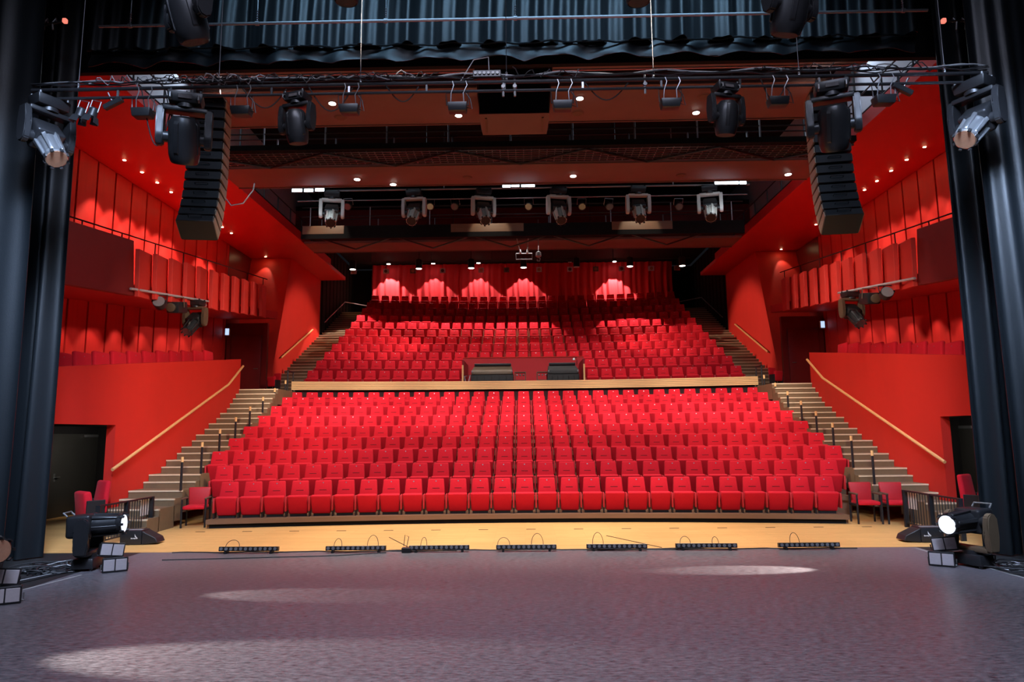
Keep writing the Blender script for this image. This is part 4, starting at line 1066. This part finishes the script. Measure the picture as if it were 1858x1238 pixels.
# ================================================================== MIXING POSITION
zf_ = 3.603
w = MB(); w.bx(-2.42, 2.42, 27.28, 27.36, 3.6, 5.04); w.mi = 1; w.bx(-2.42, 2.42, 27.26, 27.38, 5.04, 5.07)
tag(w.build('desk_partition', ['seat_side', 'wall']), 'low dark red partition behind the covered mixing desks', 'partition')
for S, lab in ((-1, 'left'), (1, 'right')):
    tag(MB().bx(S * 2.22, S * 2.28, 25.2, 25.3, 3.6, 4.55).build('wooden_post', 'parapet'), 'narrow pale wooden post at the %s side of the mixing desks' % lab, 'post', 'posts of the mixing position')
    w = MB(); w.bx(S * 2.22, S * 2.27, 25.3, 27.25, 3.6, 4.75)
    tag(w.build('desk_partition', 'darkred'), 'dark red side partition at the %s of the mixing desks' % lab, 'partition')
def desk(x, wd, label, big):
    t = thing('mixing_desk', label, 'mixing desk', (x, 25.6, zf_))
    MB().hexa([(-wd / 2, 0, 0), (wd / 2, 0, 0), (wd / 2, .75, 0), (-wd / 2, .75, 0), (-wd / 2 + .02, -.02, .62), (wd / 2 - .02, -.02, .62), (wd / 2, .75, .68), (-wd / 2, .75, .68)], .02, 2).build('cloth_skirt', 'cover', t)
    MB().hexa([(-wd / 2 + .03, -.05, .62), (wd / 2 - .03, -.05, .62), (wd / 2 - .02, .8, .66), (-wd / 2 + .02, .8, .66), (-wd / 2 + .05, .0, .80), (wd / 2 - .05, .0, .80), (wd / 2 - .08, .8, 1.02), (-wd / 2 + .08, .8, 1.02)], .03, 2).build('covered_console', 'fixbrown' if big else 'cover', t)
    MB().box((0, .72, 1.06), (wd - .2, .12, .10), None, .02, 2).build('meter_bridge', 'fix', t)
    for s in (-1, 1): MB().box((s * (wd / 2 - .06), -.04, .72), (.05, .03, .08), None, .008, 1).build('corner_bracket', 'steel', t)
    for k in range(5): MB().tube([(-wd * .35 + k * wd * .17, -.035, .55), (-wd * .35 + k * wd * .17 + .03, -.03, .3), (-wd * .35 + k * wd * .17 - .02, -.03, .04)], .012, 6).build('cloth_fold', 'cover', t)
desk(-1.18, 1.62, 'large mixing desk under a black cloth, left of the gap', True)
desk(1.50, 1.22, 'smaller mixing desk under a black cloth, right of the gap', False)
for x, lab in ((-.12, 'left'), (.72, 'right')):
    t = thing('equipment_rack', 'small dark equipment rack beside the %s mixing desk' % lab, 'rack', (x, 25.75, zf_))
    for sx in (-.2, .2):
        for sy in (0, .4): MB().box((sx, sy, .36), (.03, .03, .72)).build('upright', 'fixbrown', t)
    for z in (.15, .4, .71): MB().box((0, .2, z), (.42, .44, .03)).build('shelf', 'fixbrown', t)
    for k in range(3): MB().lathe([(.02, 0), (.035, .03), (.02, .07)], 8, Matrix.Translation((-.12 + .12 * k, .05, .57))).build('plug', 'steel', t)
tag(MB().tube([(-2.2, 25.45, 3.62), (-2.15, 25.35, 3.9), (-2.2, 25.4, 4.15), (-2.0, 25.5, 4.2), (-2.05, 25.4, 3.9), (-2.0, 25.45, 3.62)], .02, 6).build('cable_loop', 'greycable'), 'pale cable hanging at the left of the large mixing desk', 'cable')
t = thing('desk_lamp', 'small round desk lamp above the right mixing desk', 'lamp', (2.0, 26.9, zf_ + 1.3))
MB().lathe([(.03, .05), (.07, .0), (.075, -.03)], 12).build('shade', 'silver', t); MB().tube([(0, 0, .04), (.1, .1, .1), (.15, .35, .0), (.15, .38, -.2)], .01, 6).build('arm', 'fix', t)

# ================================================================== SIDE POLES WITH LIGHTS
for S, side in ((-1, 'left'), (1, 'right')):
    a = (at(237, 524, 15.5), at(378, 547, 19.3)) if S < 0 else (at(1660, 505, 15.6), at(1521, 532, 19.3))
    d = a[1] - a[0]
    t = thing('lighting_pole', 'pale pole carrying three lights before the boards of the %s upper balcony' % side, 'pole', a[0])
    MB().cyl((0, 0, 0), d, .03, None, 10).build('pole', 'diffuser', t)
    for f in (.25, .75):
        p = d * f; MB().tube([p, p + Vector((S * .12, 0, .05)), p + Vector((S * .18, 0, .06))], .018, 6).build('wall_bracket', 'fix', t)
    p = a[0] + d * .34
    t = thing('par_light', 'round light with a honeycomb lens under the pole by the %s balcony' % side, 'stage light', p, (R(-20), 0, S * R(-10)))
    MB().tube([(-.17, 0, -.25), (-.17, 0, -.05), (.17, 0, -.05), (.17, 0, -.25)], .014, 6).build('yoke', 'fix', t)
    MB().lathe([(.08, -.2), (.15, -.14), (.155, .02), (.15, .03)], 18, Matrix.Translation((0, -.0, -.25)) @ rotx(R(90))).build('housing', 'fix', t)
    MB().lathe([(.14, .03), (.14, .04)], 18, Matrix.Translation((0, 0, -.25)) @ rotx(R(90))).build('honeycomb_lens', 'ledlens', t)
    p = a[0] + d * .54
    t = thing('projector_light', 'dark box-shaped light under the pole by the %s balcony, next to the moving light' % side, 'stage light', p, (R(10), 0, 0))
    MB().box((0, 0, -.3), (.34, .5, .3), None, .04, 2).build('housing', 'fix', t); MB().tube([(-.19, 0, -.3), (-.19, 0, -.04), (.19, 0, -.04), (.19, 0, -.3)], .014, 6).build('yoke', 'fixbrown', t)
    MB().lathe([(.10, 0), (.12, .1), (.10, .11)], 14, Matrix.Translation((0, -.25, -.3)) @ rotx(R(90))).build('lens_tube', 'fixbrown', t)
    p = a[0] + d * .84
    hang('moving light hanging from the pole by the %s balcony boards' % side, p - Vector((0, .1, .02)), R(10 * S), 1.05, R(45), style='beam', yoke='fixbrown', lens='lensdark')

# ================================================================== LIGHTING
# overhead house lighting on the seats
for x in (-6.2, -3.7, -1.3, 1.3, 3.7, 6.2):
    spot((x, 13.3, 9.2), (x * 1.04, 18.9, 1.0), 560, (1, .91, .86), 50, .8, .12)
    spot((x, 22.3, 8.65), (x * 1.02, 25.8, 4.2), 330, (1, .92, .88), 66, .8, .12)
    spot((x, 16.4, 8.6), (x * 1.06, 22.3, 2.6), 2000, (1, .92, .87), 42, .8, .12)
    spot((x, 13.3, 9.15), (x * 1.1, 13.8, 0), 1750, (1, .90, .80), 50, .7, .12)
for x in (-3, 0, 3):
    spot((x, 6.5, 9.8), (x * 1.4, 18.5, .8), 90, (1, .9, .88), 36, .8, .2)
# side wash on the red balcony fronts
for S in (-1, 1):
    spot((S * -3.0, 9.0, 8.6), (S * 9.2, 19.4, 2.6), 6600 if S < 0 else 5600, (1, .86, .72), 34, .8, .5)
    spot((S * -2.4, 20.2, 8.5), (S * 9.3, 21.2, 6.5), 1900, (1, .8, .66), 19, .5, .1)
    spot((S * -1.0, 26.9, 8.9), (S * 9.7, 29.2, 5.4), 3000, (1, .8, .66), 34, .5, .1)
    area((S * 9.2, 18, 12.2), (S * 9.7, 18, 9.8), 130, 1.0, 12, (.70, .83, 1))
    area((S * 8.0, 14.2, 12.0), (S * 9.7, 14.2, 10.2), 22, 1.0, 2.4, (.70, .83, 1))
# cold work lights under the bridge
for x in (-6.4, 0, 6.3):
    area((x, 20.55, 9.05), (x, 19.0, 7.5), 4, .9, .15, (.72, .86, 1))
    area((x, 20.75, 9.05), (x, 23, 9.6), 3, .9, .15, (.72, .86, 1))
# warm pools on the bridge front
for x in (-6.75, -1.1, 4.1): spot((x, 21.9, 9.9), (x, 23.0, 9.0), 60, (1, .88, .7), 60, .4, .03)
# rear downlights
for px, e in ((705, 800), (786, 400), (868, 400), (950, 400), (1115, 800)):
    p = at(px, 480, 36.7)
    spot((p.x, 36.72, p.z - .03), (p.x, 36.78, 8), e, (1, .90, .82), 82, .12, .02)
for n, px in enumerate((640, 760, 855, 950, 1046, 1143)):
    if n == 4: continue
    p = at(px, 488, 31)
    spot(p - Vector((0, 0, .05)), (p.x, p.y + .2, 4), 800, (1, .90, .82), 68, .12, .02)
for n, x in enumerate((-5.6, -3.2, -.6, 1.8, 4.4)):
    spot((x, 27.0, 9.2), (x, 28.0, 4.5), 170, (1, .9, .82), 70, .2, .02)
area((0, 24.9, 9.0), (0, 27.0, 4.0), 70, 12, .3, (1, .9, .86), 120)
# blue stage wash
area((0, 2.5, 11.5), (0, 7.0, 0), 820, 10, 2, (.70, .75, 1.), 130)
area((0, 9.2, 12.2), (0, 12.0, 9.3), 110, 10, .5, (.36, .66, 1.), 75)
for S in (-1, 1): area((S * 4.5, 6.0, 8.4), (S * 8.6, 10.9, 2.6), 200, 1.5, 1.5, (.50, .68, 1.), 55)
# beams of the floor-standing heads grazing the vinyl
spot((6.0, 10.5, .80), (3.45, 10.45, 0), 2500, (1, .93, .84), 15, .5, .03)
spot((-6.2, 9.2, .80), (-3.1, 9.05, 0), 1000, (1, .93, .84), 15, .6, .03)
spot((-7.6, 6.75, 1.2), (-2.6, 6.5, 0), 4200, (1, .95, .88), 16, .6, .03)
wd = bpy.data.worlds.new('dim_room'); bpy.context.scene.world = wd; wd.use_nodes = True
wd.node_tree.nodes['Background'].inputs[0].default_value = (.5, .55, .7, 1); wd.node_tree.nodes['Background'].inputs[1].default_value = .01
vs = bpy.context.scene.view_settings
bpy.context.scene.display_settings.display_device = 'sRGB'
vs.view_transform = 'Standard'; vs.look = 'None'; vs.gamma = 1; vs.use_curve_mapping = False; vs.exposure = 0.0
